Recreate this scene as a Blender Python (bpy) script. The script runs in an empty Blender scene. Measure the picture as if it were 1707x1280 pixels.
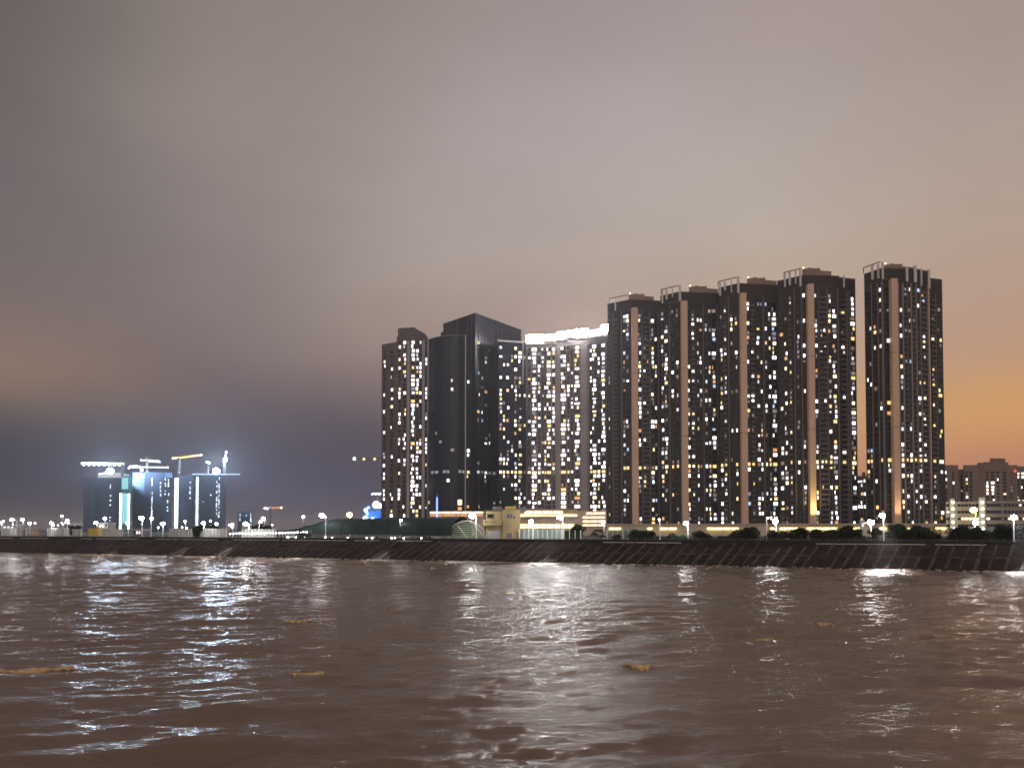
import bpy, math, random
import numpy as np
from mathutils import Matrix, Vector
rnd = random.Random(7)
SC = bpy.context.scene
COL = SC.collection

# ------------------------------------------------------------------ camera
W, H, F = 1707.0, 1280.0, 1240.0
HOR, PITCH, HC = 882.0, math.radians(1.6), 10.0
PY0 = HOR - F * math.tan(PITCH)
cam = bpy.data.cameras.new('camera')
cam.sensor_width = 36.0
cam.lens = 36.0 * F / W
cam.shift_y = (PY0 - H / 2) / W
cam.clip_start = 0.5
cam.clip_end = 20000
camo = bpy.data.objects.new('camera', cam)
COL.objects.link(camo)
camo.location = (0, 0, HC)
camo.rotation_euler = (math.radians(90) + PITCH, 0, 0)
SC.camera = camo
CP, SP = math.cos(PITCH), math.sin(PITCH)


def T(px):
    return (px - W / 2) / F * CP


def X(px, d):
    return T(px) * d


def Z(py, d):
    v = (PY0 - py) / F
    return HC + d * (SP + v * CP) / (CP - v * SP)


# ------------------------------------------------------------------ render set-up
SC.view_settings.view_transform = 'Standard'
SC.view_settings.look = 'None'
SC.view_settings.exposure = 0.0
SC.view_settings.gamma = 1.0
SC.view_settings.use_curve_mapping = False
SC.render.engine = 'CYCLES'
cy = SC.cycles
cy.max_bounces = 5
cy.diffuse_bounces = 2
cy.glossy_bounces = 3
cy.transmission_bounces = 3
cy.transparent_max_bounces = 6
cy.volume_bounces = 0
cy.sample_clamp_indirect = 4.0
cy.sample_clamp_direct = 150.0
cy.caustics_reflective = False
cy.caustics_refractive = False
cy.use_denoising = True
cy.use_light_tree = True
cy.filter_width = 1.7


def lin(c):
    out = []
    for x in c:
        x = x / 255.0
        out.append(x / 12.92 if x <= 0.04045 else ((x + 0.055) / 1.055) ** 2.4)
    return out + [1.0]


# ------------------------------------------------------------------ night sky: clouds lit by the city
wd = bpy.data.worlds.new('World')
SC.world = wd
wd.use_nodes = True
nt = wd.node_tree
nt.nodes.clear()
N = nt.nodes.new
LK = nt.links.new


def math_node(op, a, b=None, clamp=False):
    n = N('ShaderNodeMath')
    n.operation = op
    n.use_clamp = clamp
    for i, v in enumerate((a, b)):
        if v is None:
            continue
        if isinstance(v, (int, float)):
            n.inputs[i].default_value = v
        else:
            LK(v, n.inputs[i])
    return n.outputs[0]


tc = N('ShaderNodeTexCoord')
sep = N('ShaderNodeSeparateXYZ')
LK(tc.outputs['Generated'], sep.inputs[0])
az = math_node('ARCTAN2', sep.outputs[0], sep.outputs[1])
el = math_node('ARCSINE', sep.outputs[2])
ELMAX = math.radians(40)
PYS = [0, 200, 350, 450, 550, 620, 680, 740, 800, 870]
SKY = {
    0: [(101, 96, 93), (110, 104, 102), (112, 104, 104), (116, 105, 102), (132, 113, 104), (150, 124, 104), (100, 90, 88), (72, 68, 78), (68, 64, 80), (68, 66, 84)],
    430: [(141, 130, 124), (147, 136, 130), (143, 132, 128), (136, 126, 122), (128, 115, 112), (118, 104, 105), (100, 90, 95), (86, 80, 92), (84, 82, 104), (90, 92, 120)],
    853: [(155, 143, 140), (173, 163, 160), (172, 160, 156), (170, 153, 142), (155, 135, 125), (135, 117, 112), (110, 100, 104), (97, 90, 100), (92, 88, 105), (95, 92, 112)],
    1100: [(158, 146, 144), (180, 171, 168), (180, 168, 160), (180, 164, 150), (178, 156, 138), (170, 145, 125), (162, 132, 114), (150, 122, 108), (140, 115, 108), (135, 110, 105)],
    1280: [(165, 150, 146), (178, 166, 161), (186, 174, 162), (186, 168, 150), (192, 166, 142), (200, 165, 132), (203, 160, 122), (203, 155, 116), (198, 145, 110), (190, 130, 105)],
    1707: [(161, 146, 138), (175, 159, 148), (181, 161, 145), (184, 156, 139), (190, 153, 127), (207, 159, 111), (218, 163, 103), (208, 146, 103), (195, 132, 104), (185, 122, 100)],
}
cn = N('ShaderNodeTexNoise')
cmap = N('ShaderNodeMapping')
cmap.inputs['Scale'].default_value = (1.0, 1.0, 2.4)
LK(tc.outputs['Generated'], cmap.inputs[0])
LK(cmap.outputs[0], cn.inputs['Vector'])
cn.inputs['Scale'].default_value = 1.7
cn.inputs['Detail'].default_value = 3.0
cn.inputs['Roughness'].default_value = 0.45
cl = math_node('SUBTRACT', cn.outputs[0], 0.5)
elw = math_node('ADD', el, math_node('MULTIPLY', cl, 0.10))
elf = math_node('DIVIDE', elw, ELMAX, clamp=True)
cols = []
azs = []
for px, row in SKY.items():
    r = N('ShaderNodeValToRGB')
    r.color_ramp.interpolation = 'B_SPLINE'
    hyp = math.hypot(F, px - W / 2)
    st = []
    for py, c in zip(PYS, row):
        e = math.atan((HOR - py) / hyp)
        dk = {620: 5, 680: 11, 740: 14, 800: 19, 870: 22}.get(py, 0) if px < 1000 else 0
        tint = (1 - dk, -dk, 1 - dk)
        st.append((e / ELMAX, lin([a_ + b_ for a_, b_ in zip(c, tint)])))
    st.sort(key=lambda s: s[0])
    el_ = r.color_ramp.elements
    while len(el_) < len(st):
        el_.new(0.5)
    for k, (p, c) in enumerate(st):
        el_[k].position = p
        el_[k].color = c
    LK(elf, r.inputs[0])
    cols.append(r.outputs[0])
    azs.append(math.atan((px - W / 2) / F))
cur = cols[0]


def mix(fac, a, b):
    m = N('ShaderNodeMix')
    m.data_type = 'RGBA'
    LK(fac, m.inputs[0])
    for v, i in ((a, 6), (b, 7)):
        if isinstance(v, (list, tuple)):
            m.inputs[i].default_value = v
        else:
            LK(v, m.inputs[i])
    return m.outputs[2]


def maprange(v, a, b, smooth=False):
    m = N('ShaderNodeMapRange')
    m.interpolation_type = 'SMOOTHSTEP' if smooth else 'LINEAR'
    m.inputs['From Min'].default_value = a
    m.inputs['From Max'].default_value = b
    LK(v, m.inputs['Value'])
    return m.outputs[0]


azw = math_node('ADD', az, math_node('MULTIPLY', cl, 0.25))
for k in range(1, 6):
    w_ = math_node('MULTIPLY', math_node('ADD', maprange(azw, azs[k - 1], azs[k], True), maprange(azw, azs[k - 1], azs[k])), 0.5)
    cur = mix(w_, cur, cols[k])
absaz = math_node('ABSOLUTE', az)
cur = mix(maprange(absaz, 0.9, 2.0, True), cur, (0.42, 0.34, 0.30, 1))  # sky behind the camera brightened as extra fill for the facades
cn2 = N('ShaderNodeTexNoise')
LK(cmap.outputs[0], cn2.inputs['Vector'])
cn2.inputs['Scale'].default_value = 5.5
cn2.inputs['Detail'].default_value = 7.0
cn2.inputs['Roughness'].default_value = 0.62
cl2 = math_node('SUBTRACT', cn2.outputs[0], 0.5)
gain = math_node('ADD', math_node('ADD', 1.0, math_node('MULTIPLY', cl, 0.12)), math_node('MULTIPLY', cl2, 0.13))
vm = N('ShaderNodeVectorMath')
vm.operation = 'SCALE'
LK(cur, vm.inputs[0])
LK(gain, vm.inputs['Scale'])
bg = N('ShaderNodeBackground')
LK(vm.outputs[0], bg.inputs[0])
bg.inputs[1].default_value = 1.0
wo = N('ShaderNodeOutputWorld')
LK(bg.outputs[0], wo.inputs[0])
wd.cycles.sampling_method = 'AUTOMATIC'

# added broad warm sun from behind the camera, fills the facades
sun = bpy.data.lights.new('front_fill', 'SUN')
sun.energy = 0.48
sun.angle = math.radians(50)
sun.color = (1.0, 0.86, 0.80)
suno = bpy.data.objects.new('front_fill', sun)
COL.objects.link(suno)
suno.rotation_euler = (math.radians(66), 0, math.radians(-18))


# ------------------------------------------------------------------ materials
MATS = {}


def mat(name, col=(0.5, 0.5, 0.5), rough=0.7, emit=None, estr=0.0, metal=0.0, spec=0.5, noise=None, bump=None):
    if name in MATS:
        return MATS[name]
    m = bpy.data.materials.new(name)
    m.use_nodes = True
    t = m.node_tree
    b = t.nodes['Principled BSDF']
    b.inputs['Base Color'].default_value = tuple(col) + (1,)
    b.inputs['Roughness'].default_value = rough
    b.inputs['Metallic'].default_value = metal
    b.inputs['Specular IOR Level'].default_value = spec
    if emit is not None:
        b.inputs['Emission Color'].default_value = tuple(emit) + (1,)
        b.inputs['Emission Strength'].default_value = estr
    if noise:
        sc_, amt = noise
        tn = t.nodes.new('ShaderNodeTexNoise')
        g = t.nodes.new('ShaderNodeNewGeometry')
        mp = t.nodes.new('ShaderNodeMapping')
        mp.inputs['Scale'].default_value = (1, 1, 0.35)
        t.links.new(g.outputs['Position'], mp.inputs[0])
        t.links.new(mp.outputs[0], tn.inputs['Vector'])
        tn.inputs['Scale'].default_value = sc_
        tn.inputs['Detail'].default_value = 6
        mr = t.nodes.new('ShaderNodeMapRange')
        mr.inputs['From Min'].default_value = 0.3
        mr.inputs['From Max'].default_value = 0.7
        mr.inputs['To Min'].default_value = 1 - amt
        mr.inputs['To Max'].default_value = 1 + amt
        t.links.new(tn.outputs[0], mr.inputs['Value'])
        vs = t.nodes.new('ShaderNodeVectorMath')
        vs.operation = 'SCALE'
        vs.inputs[0].default_value = col
        t.links.new(mr.outputs[0], vs.inputs['Scale'])
        t.links.new(vs.outputs[0], b.inputs['Base Color'])
        if bump:
            bp = t.nodes.new('ShaderNodeBump')
            bp.inputs['Strength'].default_value = bump
            t.links.new(tn.outputs[0], bp.inputs['Height'])
            t.links.new(bp.outputs[0], b.inputs['Normal'])
    MATS[name] = m
    return m


mat('tower_stone', (0.033, 0.024, 0.025), 0.75, noise=(0.08, 0.35))
mat('tower_slab', (0.080, 0.063, 0.065), 0.8)
mat('balcony_rail', (0.13, 0.105, 0.105), 0.6)
mat('fin', (0.20, 0.17, 0.175), 0.6)
mat('post', (0.62, 0.58, 0.58), 0.5)
mat('pink_stone', (0.66, 0.46, 0.34), 0.8, noise=(0.05, 0.06))
mat('core_stone', (0.25, 0.20, 0.15), 0.8, noise=(0.1, 0.15))
mat('mauve_stone', (0.115, 0.088, 0.095), 0.8, noise=(0.08, 0.3))
mat('pale_stone', (0.38, 0.34, 0.35), 0.8, noise=(0.1, 0.2))
mat('grey_render', (0.27, 0.235, 0.245), 0.8, noise=(0.1, 0.25))
mat('navy_glass', (0.007, 0.011, 0.028), 0.35, spec=0.4, noise=(0.05, 0.3))
mat('dark_glass', (0.012, 0.012, 0.016), 0.12, spec=0.5)
mat('frame_dark', (0.012, 0.011, 0.013), 0.6, spec=0.3)
mat('steel', (0.22, 0.23, 0.25), 0.5, metal=0.3)
mat('lamp_pole', (0.75, 0.76, 0.78), 0.4)
mat('yellow_steel', (0.75, 0.42, 0.04), 0.5)
mat('red_steel', (0.55, 0.08, 0.03), 0.5)
mat('concrete', (0.28, 0.27, 0.26), 0.9, noise=(0.5, 0.2))
mat('dark_concrete', (0.027, 0.019, 0.016), 0.95, noise=(0.35, 0.55), bump=0.4, spec=0.04)
mat('rib_concrete', (0.056, 0.044, 0.041), 0.9, noise=(0.9, 0.6), spec=0.2)
mat('black_coping', (0.008, 0.008, 0.009), 0.8)
mat('paving', (0.22, 0.21, 0.20), 0.9, noise=(0.3, 0.2))
mat('blue_lit_net', (0.070, 0.110, 0.19), 0.8, noise=(0.05, 0.3))  # blue of the site floodlights put into the base colour
mat('teal_lit_net', (0.06, 0.22, 0.26), 0.8)  # teal light on the hoist shaft put into the base colour
mat('canopy_teal', (0.009, 0.027, 0.030), 0.8, noise=(0.2, 0.25))
mat('canopy_green', (0.16, 0.21, 0.13), 0.6)
mat('house_yellow', (0.36, 0.29, 0.155), 0.85, noise=(0.4, 0.10))
mat('house_grey', (0.16, 0.15, 0.17), 0.8)
mat('shutter', (0.42, 0.42, 0.45), 0.5)
mat('hoarding', (0.24, 0.29, 0.27), 0.6, noise=(0.6, 0.2))
mat('hoarding_white', (0.46, 0.47, 0.46), 0.6, noise=(0.6, 0.3))
mat('yellow_panel', (0.62, 0.48, 0.10), 0.6)
mat('beige', (0.55, 0.47, 0.36), 0.8, noise=(0.2, 0.15))
mat('block_brown', (0.23, 0.165, 0.135), 0.85, noise=(0.1, 0.25))
mat('cream_wall', (0.62, 0.52, 0.32), 0.85, noise=(0.2, 0.2))
mat('leaf_dark', (0.012, 0.020, 0.010), 0.9, spec=0.1, noise=(1.2, 0.5))
mat('leaf_mid', (0.018, 0.030, 0.014), 0.9, spec=0.1, noise=(1.2, 0.5))
mat('bark', (0.06, 0.045, 0.035), 0.9)
mat('crest_ochre', (0.50, 0.35, 0.17), 0.9, noise=(3.0, 0.4))
mat('foam_glints', (0.72, 0.68, 0.64), 0.6)
mat('blue_lit_wall', (0.03, 0.12, 0.45), 0.5, emit=(0.02, 0.15, 0.7), estr=0.5)  # blue floodlighting put into the wall as its own glow


def emi(name, c, s):
    return mat(name, (0.3, 0.3, 0.3), 0.5, emit=c, estr=s)


emi('win_white', (1.0, 0.95, 0.98), 3.2)
emi('win_white_soft', (0.95, 0.93, 1.0), 1.1)
emi('win_warm', (1.0, 0.82, 0.55), 2.2)
emi('win_yellow', (1.0, 0.70, 0.24), 1.4)
emi('win_orange', (1.0, 0.48, 0.16), 0.9)
emi('win_blue', (0.45, 0.66, 1.0), 1.1)
emi('win_dim', (0.75, 0.72, 0.85), 0.28)
emi('win_dimwarm', (0.8, 0.5, 0.3), 0.22)
emi('win_red', (1.0, 0.08, 0.05), 1.2)
emi('gold_band', (1.0, 0.62, 0.22), 1.5)
emi('crown_white', (1.0, 0.98, 0.97), 320.0)
emi('crown_mid', (0.95, 0.94, 0.95), 0.9)
emi('formwork_glow', (0.85, 0.86, 0.9), 0.45)  # formwork bars glow to show floodlight falling on them
emi('work_white', (0.85, 0.93, 1.0), 9.0)
emi('work_soft', (0.55, 0.75, 1.0), 1.4)
emi('work_dots', (0.8, 0.9, 1.0), 2.4)
emi('teal_glow', (0.25, 0.75, 0.8), 0.9)
emi('flood', (0.62, 0.80, 1.0), 1500.0)
emi('lamp_white', (1.0, 0.97, 0.93), 130.0)
emi('lamp_edge', (1.0, 0.97, 0.94), 110.0)
emi('lamp_small', (1.0, 0.96, 0.90), 60.0)
emi('lamp_amber', (1.0, 0.55, 0.12), 90.0)
emi('lamp_cool', (0.85, 0.90, 1.0), 55.0)
emi('bulb', (1.0, 0.97, 0.9), 25.0)
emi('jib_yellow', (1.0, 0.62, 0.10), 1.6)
emi('jib_red', (1.0, 0.30, 0.12), 0.9)
emi('aircraft_light', (1.0, 0.55, 0.25), 8.0)
emi('mall_warm', (1.0, 0.72, 0.42), 2.8)
emi('mall_red', (1.0, 0.33, 0.14), 0.9)
emi('strip_yellow', (1.0, 0.80, 0.25), 4.5)
emi('shop_light', (1.0, 0.82, 0.48), 2.6)
emi('blue_light', (0.15, 0.25, 1.0), 3.0)


# ------------------------------------------------------------------ mesh building
ORG = {}


class MB:
    def __init__(s):
        s.v, s.f, s.m, s.mats = [], [], [], []

    def mi(s, name):
        if name not in s.mats:
            s.mats.append(name)
        return s.mats.index(name)

    def add(s, vs, fs, name):
        o = len(s.v)
        k = s.mi(name)
        s.v.extend(vs)
        for f in fs:
            s.f.append(tuple(i + o for i in f))
            s.m.append(k)

    def box(s, x0, x1, y0, y1, z0, z1, name):
        vs = [(x, y, z) for z in (z0, z1) for (x, y) in ((x0, y0), (x1, y0), (x1, y1), (x0, y1))]
        s.add(vs, [(3, 2, 1, 0), (4, 5, 6, 7), (0, 1, 5, 4), (1, 2, 6, 5), (2, 3, 7, 6), (3, 0, 4, 7)], name)

    def prism(s, poly, z0, z1, name, ztop=None):
        n = len(poly)
        zt = ztop or [z1] * n
        vs = [(x, y, z0) for x, y in poly] + [(x, y, zt[i]) for i, (x, y) in enumerate(poly)]
        fs = [tuple(reversed(range(n))), tuple(range(n, 2 * n))]
        for i in range(n):
            j = (i + 1) % n
            fs.append((i, j, n + j, n + i))
        s.add(vs, fs, name)

    def bar(s, a, b, th0, th1, z0, z1, name, off=0.0):
        """box along plan line a-b, from off+th0 (outwards) to off+th1"""
        dx, dy = b[0] - a[0], b[1] - a[1]
        L = math.hypot(dx, dy) or 1
        nx, ny = dy / L, -dx / L
        p = [(a[0] + nx * th0, a[1] + ny * th0), (b[0] + nx * th0, b[1] + ny * th0),
             (b[0] + nx * th1, b[1] + ny * th1), (a[0] + nx * th1, a[1] + ny * th1)]
        s.prism(p, z0, z1, name)

    def tube(s, p0, p1, r0, r1, name, n=6, cap=True):
        a, b = Vector(p0), Vector(p1)
        d = (b - a)
        if d.length < 1e-6:
            return
        d.normalize()
        u = d.orthogonal().normalized()
        w = d.cross(u)
        vs = []
        for c, r in ((a, r0), (b, r1)):
            for k in range(n):
                t = 2 * math.pi * k / n
                q = c + (u * math.cos(t) + w * math.sin(t)) * r
                vs.append(tuple(q))
        fs = [(k, (k + 1) % n, n + (k + 1) % n, n + k) for k in range(n)]
        if cap:
            fs += [tuple(reversed(range(n))), tuple(range(n, 2 * n))]
        s.add(vs, fs, name)

    def ball(s, c, r, name, n=10, m=6, sz=1.0):
        vs = [(c[0], c[1], c[2] + r * sz)]
        for i in range(1, m):
            a = math.pi * i / m
            for k in range(n):
                t = 2 * math.pi * k / n
                vs.append((c[0] + r * math.sin(a) * math.cos(t), c[1] + r * math.sin(a) * math.sin(t), c[2] + r * sz * math.cos(a)))
        vs.append((c[0], c[1], c[2] - r * sz))
        fs = [(0, 1 + k, 1 + (k + 1) % n) for k in range(n)]
        for i in range(m - 2):
            for k in range(n):
                a_, b_ = 1 + i * n + k, 1 + i * n + (k + 1) % n
                fs.append((a_, a_ + n, b_ + n, b_))
        L = len(vs) - 1
        o = 1 + (m - 2) * n
        fs += [(L, o + (k + 1) % n, o + k) for k in range(n)]
        s.add(vs, fs, name)

    def mesh(s, name, origin=(0, 0, 0)):
        me = bpy.data.meshes.new(name)
        ox, oy, oz = origin
        me.from_pydata([(x - ox, y - oy, z - oz) for x, y, z in s.v], [], s.f)
        for n_ in s.mats:
            me.materials.append(MATS[n_])
        me.polygons.foreach_set('material_index', s.m)
        me.update()
        return me

    def build(s, name, parent=None, origin=None, smooth=False):
        org = origin if origin is not None else (ORG[parent.name] if parent is not None else (0, 0, 0))
        me = s.mesh(name, org)
        if smooth:
            me.polygons.foreach_set('use_smooth', [True] * len(me.polygons))
        o = bpy.data.objects.new(name, me)
        COL.objects.link(o)
        ORG[o.name] = tuple(org)
        if parent is not None:
            o.parent = parent
        elif origin is not None:
            o.location = origin
        return o


ROOTS = []


def thing(name, label, cat, loc=(0, 0, 0), group=None):
    o = bpy.data.objects.new(name, None)
    o.empty_display_size = 1.0
    COL.objects.link(o)
    o.location = loc
    ORG[o.name] = tuple(loc)
    o['label'] = label
    o['category'] = cat
    if group:
        o['group'] = group
    ROOTS.append(o)
    return o


def tag(o, label=None, cat=None, group=None, kind=None):
    if label:
        o['label'] = label
    if cat:
        o['category'] = cat
    if group:
        o['group'] = group
    if kind:
        o['kind'] = kind
    return o


def copy_thing(src, loc, label, group=None, rz=0.0, s=1.0):
    r = src.copy()
    COL.objects.link(r)
    r.location = loc
    r.rotation_euler = (0, 0, rz)
    r.scale = (s, s, s)
    r['label'] = label
    if group:
        r['group'] = group
    for ch in list(src.children):
        c = ch.copy()
        COL.objects.link(c)
        c.parent = r
        for g in ch.children:
            d = g.copy()
            COL.objects.link(d)
            d.parent = c
    return r


MAXP = 100


def repeat_parts(parent, name, items):
    """items: (size, MB prototype with key, loc world, rz). The 100 largest become parts, the rest one stuff part."""
    org = Vector(ORG[parent.name])
    items.sort(key=lambda i: -i[0])
    for sz, key, loc, rz in items[:MAXP]:
        o = bpy.data.objects.new(name, PROTO[key][1])
        COL.objects.link(o)
        o.parent = parent
        o.location = Vector(loc) - org
        o.rotation_euler = (0, 0, rz)
    rest = items[MAXP:]
    if rest:
        m = MB()
        for sz, key, loc, rz in rest:
            p = PROTO[key][0]
            c, s_ = math.cos(rz), math.sin(rz)
            o = len(m.v)
            idx = [m.mi(n_) for n_ in p.mats]
            m.v.extend((loc[0] + c * x - s_ * y, loc[1] + s_ * x + c * y, loc[2] + z) for x, y, z in p.v)
            m.f.extend(tuple(i + o for i in f) for f in p.f)
            m.m.extend(idx[k] for k in p.m)
        ob = m.build(name, parent)
        ob['kind'] = 'stuff'


PROTO = {}


def window_proto(w, h, pane, variant=0):
    key = ('w', round(w, 1), round(h, 1), pane, variant)
    if key in PROTO:
        return key
    w, h = round(w, 1), round(h, 1)
    m = MB()
    fr = 'frame_dark'
    t = 0.08
    m.box(-w / 2, w / 2, -0.10, -0.02, 0, t, fr)
    m.box(-w / 2, w / 2, -0.10, -0.02, h - t, h, fr)
    m.box(-w / 2, -w / 2 + t, -0.10, -0.02, t, h - t, fr)
    m.box(w / 2 - t, w / 2, -0.10, -0.02, t, h - t, fr)
    x0, x1 = -w / 2 + t, w / 2 - t
    cut = {0: None, 1: 0.5, 2: 0.5, 3: 0.3}[variant]
    if cut is None:
        m.box(x0, x1, -0.06, -0.03, t, h - t, pane)
        if w > 2.2:
            m.box(-t / 2, t / 2, -0.12, -0.07, t, h - t, fr)
    else:
        xc = x0 + (x1 - x0) * cut
        a, b = (pane, 'dark_glass') if variant != 2 else ('dark_glass', pane)
        m.box(x0, xc - t / 2, -0.06, -0.03, t, h - t, a)
        m.box(xc - t / 2, xc + t / 2, -0.10, -0.02, t, h - t, fr)
        m.box(xc + t / 2, x1, -0.06, -0.03, t, h - t, b)
    PROTO[key] = (m, m.mesh('window'))
    return key


def balcony_proto(w, dep=1.0, rail='balcony_rail'):
    key = ('b', round(w, 1), dep, rail)
    if key in PROTO:
        return key
    w = round(w, 1)
    m = MB()
    m.box(-w / 2, w / 2, -dep, -0.01, 0, 0.16, rail)
    m.box(-w / 2, w / 2, -dep, -dep + 0.08, 0.16, 0.95, rail)
    m.box(-w / 2, -w / 2 + 0.08, -dep + 0.08, -0.01, 0.16, 0.95, rail)
    m.box(w / 2 - 0.08, w / 2, -dep + 0.08, -0.01, 0.16, 0.95, rail)
    PROTO[key] = (m, m.mesh('balcony'))
    return key


PAL = [('win_white', 33), ('win_white_soft', 15), ('win_warm', 16), ('win_yellow', 9), ('win_orange', 7), ('win_blue', 3), ('win_dim', 30), ('win_dimwarm', 12)]
PALB = [('win_white', 62), ('win_white_soft', 12), ('win_warm', 12), ('win_yellow', 8), ('win_orange', 3), ('win_dim', 3)]
PALG = [('win_warm', 30), ('win_orange', 25), ('win_dim', 20), ('win_dimwarm', 20), ('win_white', 10)]


def pick(pal):
    t = rnd.uniform(0, sum(w for _, w in pal))
    for n_, w in pal:
        t -= w
        if t <= 0:
            return n_
    return pal[0][0]


G = 6.2      # ground level behind the seawall
FH = 3.0


def ray_seg(px, a, b):
    """point where the sight line at px meets the plan line a-b"""
    t = T(px)
    dx, dy = b[0] - a[0], b[1] - a[1]
    den = dx - t * dy
    k = (t * a[1] - a[0]) / den
    return (a[0] + dx * k, a[1] + dy * k)


def facade(th, wall, spec, wins, bals, fins, fh=FH, band=None, pal=PAL, slab='tower_slab', finmat='fin', zbot=G, floors_lit=None):
    """spec: a=(px,d) b=(px,d) top=z ; strips=[(px0,px1,type,prob)]"""
    (pa, da), (pb, db), ztop, strips = spec[:4]
    a, b = (X(pa, da), da), (X(pb, db), db)
    dx, dy = b[0] - a[0], b[1] - a[1]
    L = math.hypot(dx, dy)
    rz = math.atan2(dy, dx)
    nx, ny = dy / L, -dx / L
    nf = int((ztop - zbot - 1.0) / fh)
    lk = (0.85 if pa > 1440 else 1.05) if pal is PAL else 1.0
    bm = spec[4] if len(spec) > 4 else ['gold_band', 'gold_band', 'win_warm', 'win_yellow', 'win_dimwarm']
    if slab:
        for k in range(1, nf + 1):
            wall.bar(a, b, 0.0, 0.10, zbot + k * fh - 0.14, zbot + k * fh + 0.10, slab)
    for st in strips:
        p0, p1, ty, pr = st[:4]
        q0, q1 = ray_seg(p0, a, b), ray_seg(p1, a, b)
        w = math.hypot(q1[0] - q0[0], q1[1] - q0[1])
        c = ((q0[0] + q1[0]) / 2, (q0[1] + q1[1]) / 2)
        d = c[1]
        if ty == 'f':
            fins.bar(q0, q1, 0.11, 0.55, zbot, ztop - 0.02, finmat)
            continue
        if ty == 'p':
            fins.bar(q0, q1, 0.11, 0.30, zbot, ztop - 2.0, 'pale_stone')
            continue
        if ty == 'g':
            fins.bar(q0, q1, 0.11, 0.22, zbot, ztop - 1.0, 'grey_render')
            continue
        runp = 0.0
        for k in range(nf):
            z0 = zbot + k * fh
            isband = band is not None and k == band
            wh = 2.1 if ty != 'b' else 2.2
            ww = max(0.7, w * (0.92 if ty == 'w' else 0.72))
            zz = z0 + (0.45 if ty == 'w' else 0.3)
            if isband and rnd.random() < 0.85:
                pane = rnd.choice(bm)
            else:
                p_eff = pr * 1.5 if rnd.random() < runp else pr
                if rnd.random() < p_eff * lk:
                    pane = pick(pal)
                    runp = 0.45
                else:
                    pane = 'dark_glass'
                    runp = 0.0
            var = 0
            jx = 0.0
            if pane != 'dark_glass' and not isband:
                r_ = rnd.random()
                if ww > 1.2 and rnd.random() < 0.65:
                    ww *= rnd.choice([0.55, 0.7, 0.85])
                    jx = rnd.uniform(-.3, .3)
                if ww > 1.8 and r_ < 0.35:
                    var = rnd.choice([1, 2, 3])
                if r_ > 0.93:
                    wh = 1.3
            if pane == 'dark_glass' and slab == 'navy_glass':
                pane = 'navy_glass'
            key = window_proto(ww, wh, pane, var)
            lit = 0 if pane in ('dark_glass', 'navy_glass') else 1
            size = ww * wh * abs(ny) / (d * d) * 1e4 * (1 + 0.02 * lit)
            o_ = 0.1
            wins.append((size, key, (c[0] + nx * o_ + dx / L * jx, c[1] + ny * o_ + dy / L * jx, zz + rnd.choice([0, 0, .15])), rz))
            if ty == 'b':
                bk = balcony_proto(w)
                bals.append((w / d, bk, (c[0] + nx * 0.1, c[1] + ny * 0.1, z0 - 0.05), rz))


def back_poly(pts, depth):
    out = list(pts)
    for (x, y) in reversed(pts):
        r = math.hypot(x, y)
        out.append((x + x / r * depth, y + y / r * depth))
    return out


def PT(px, d):
    return (X(px, d), d)


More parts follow.
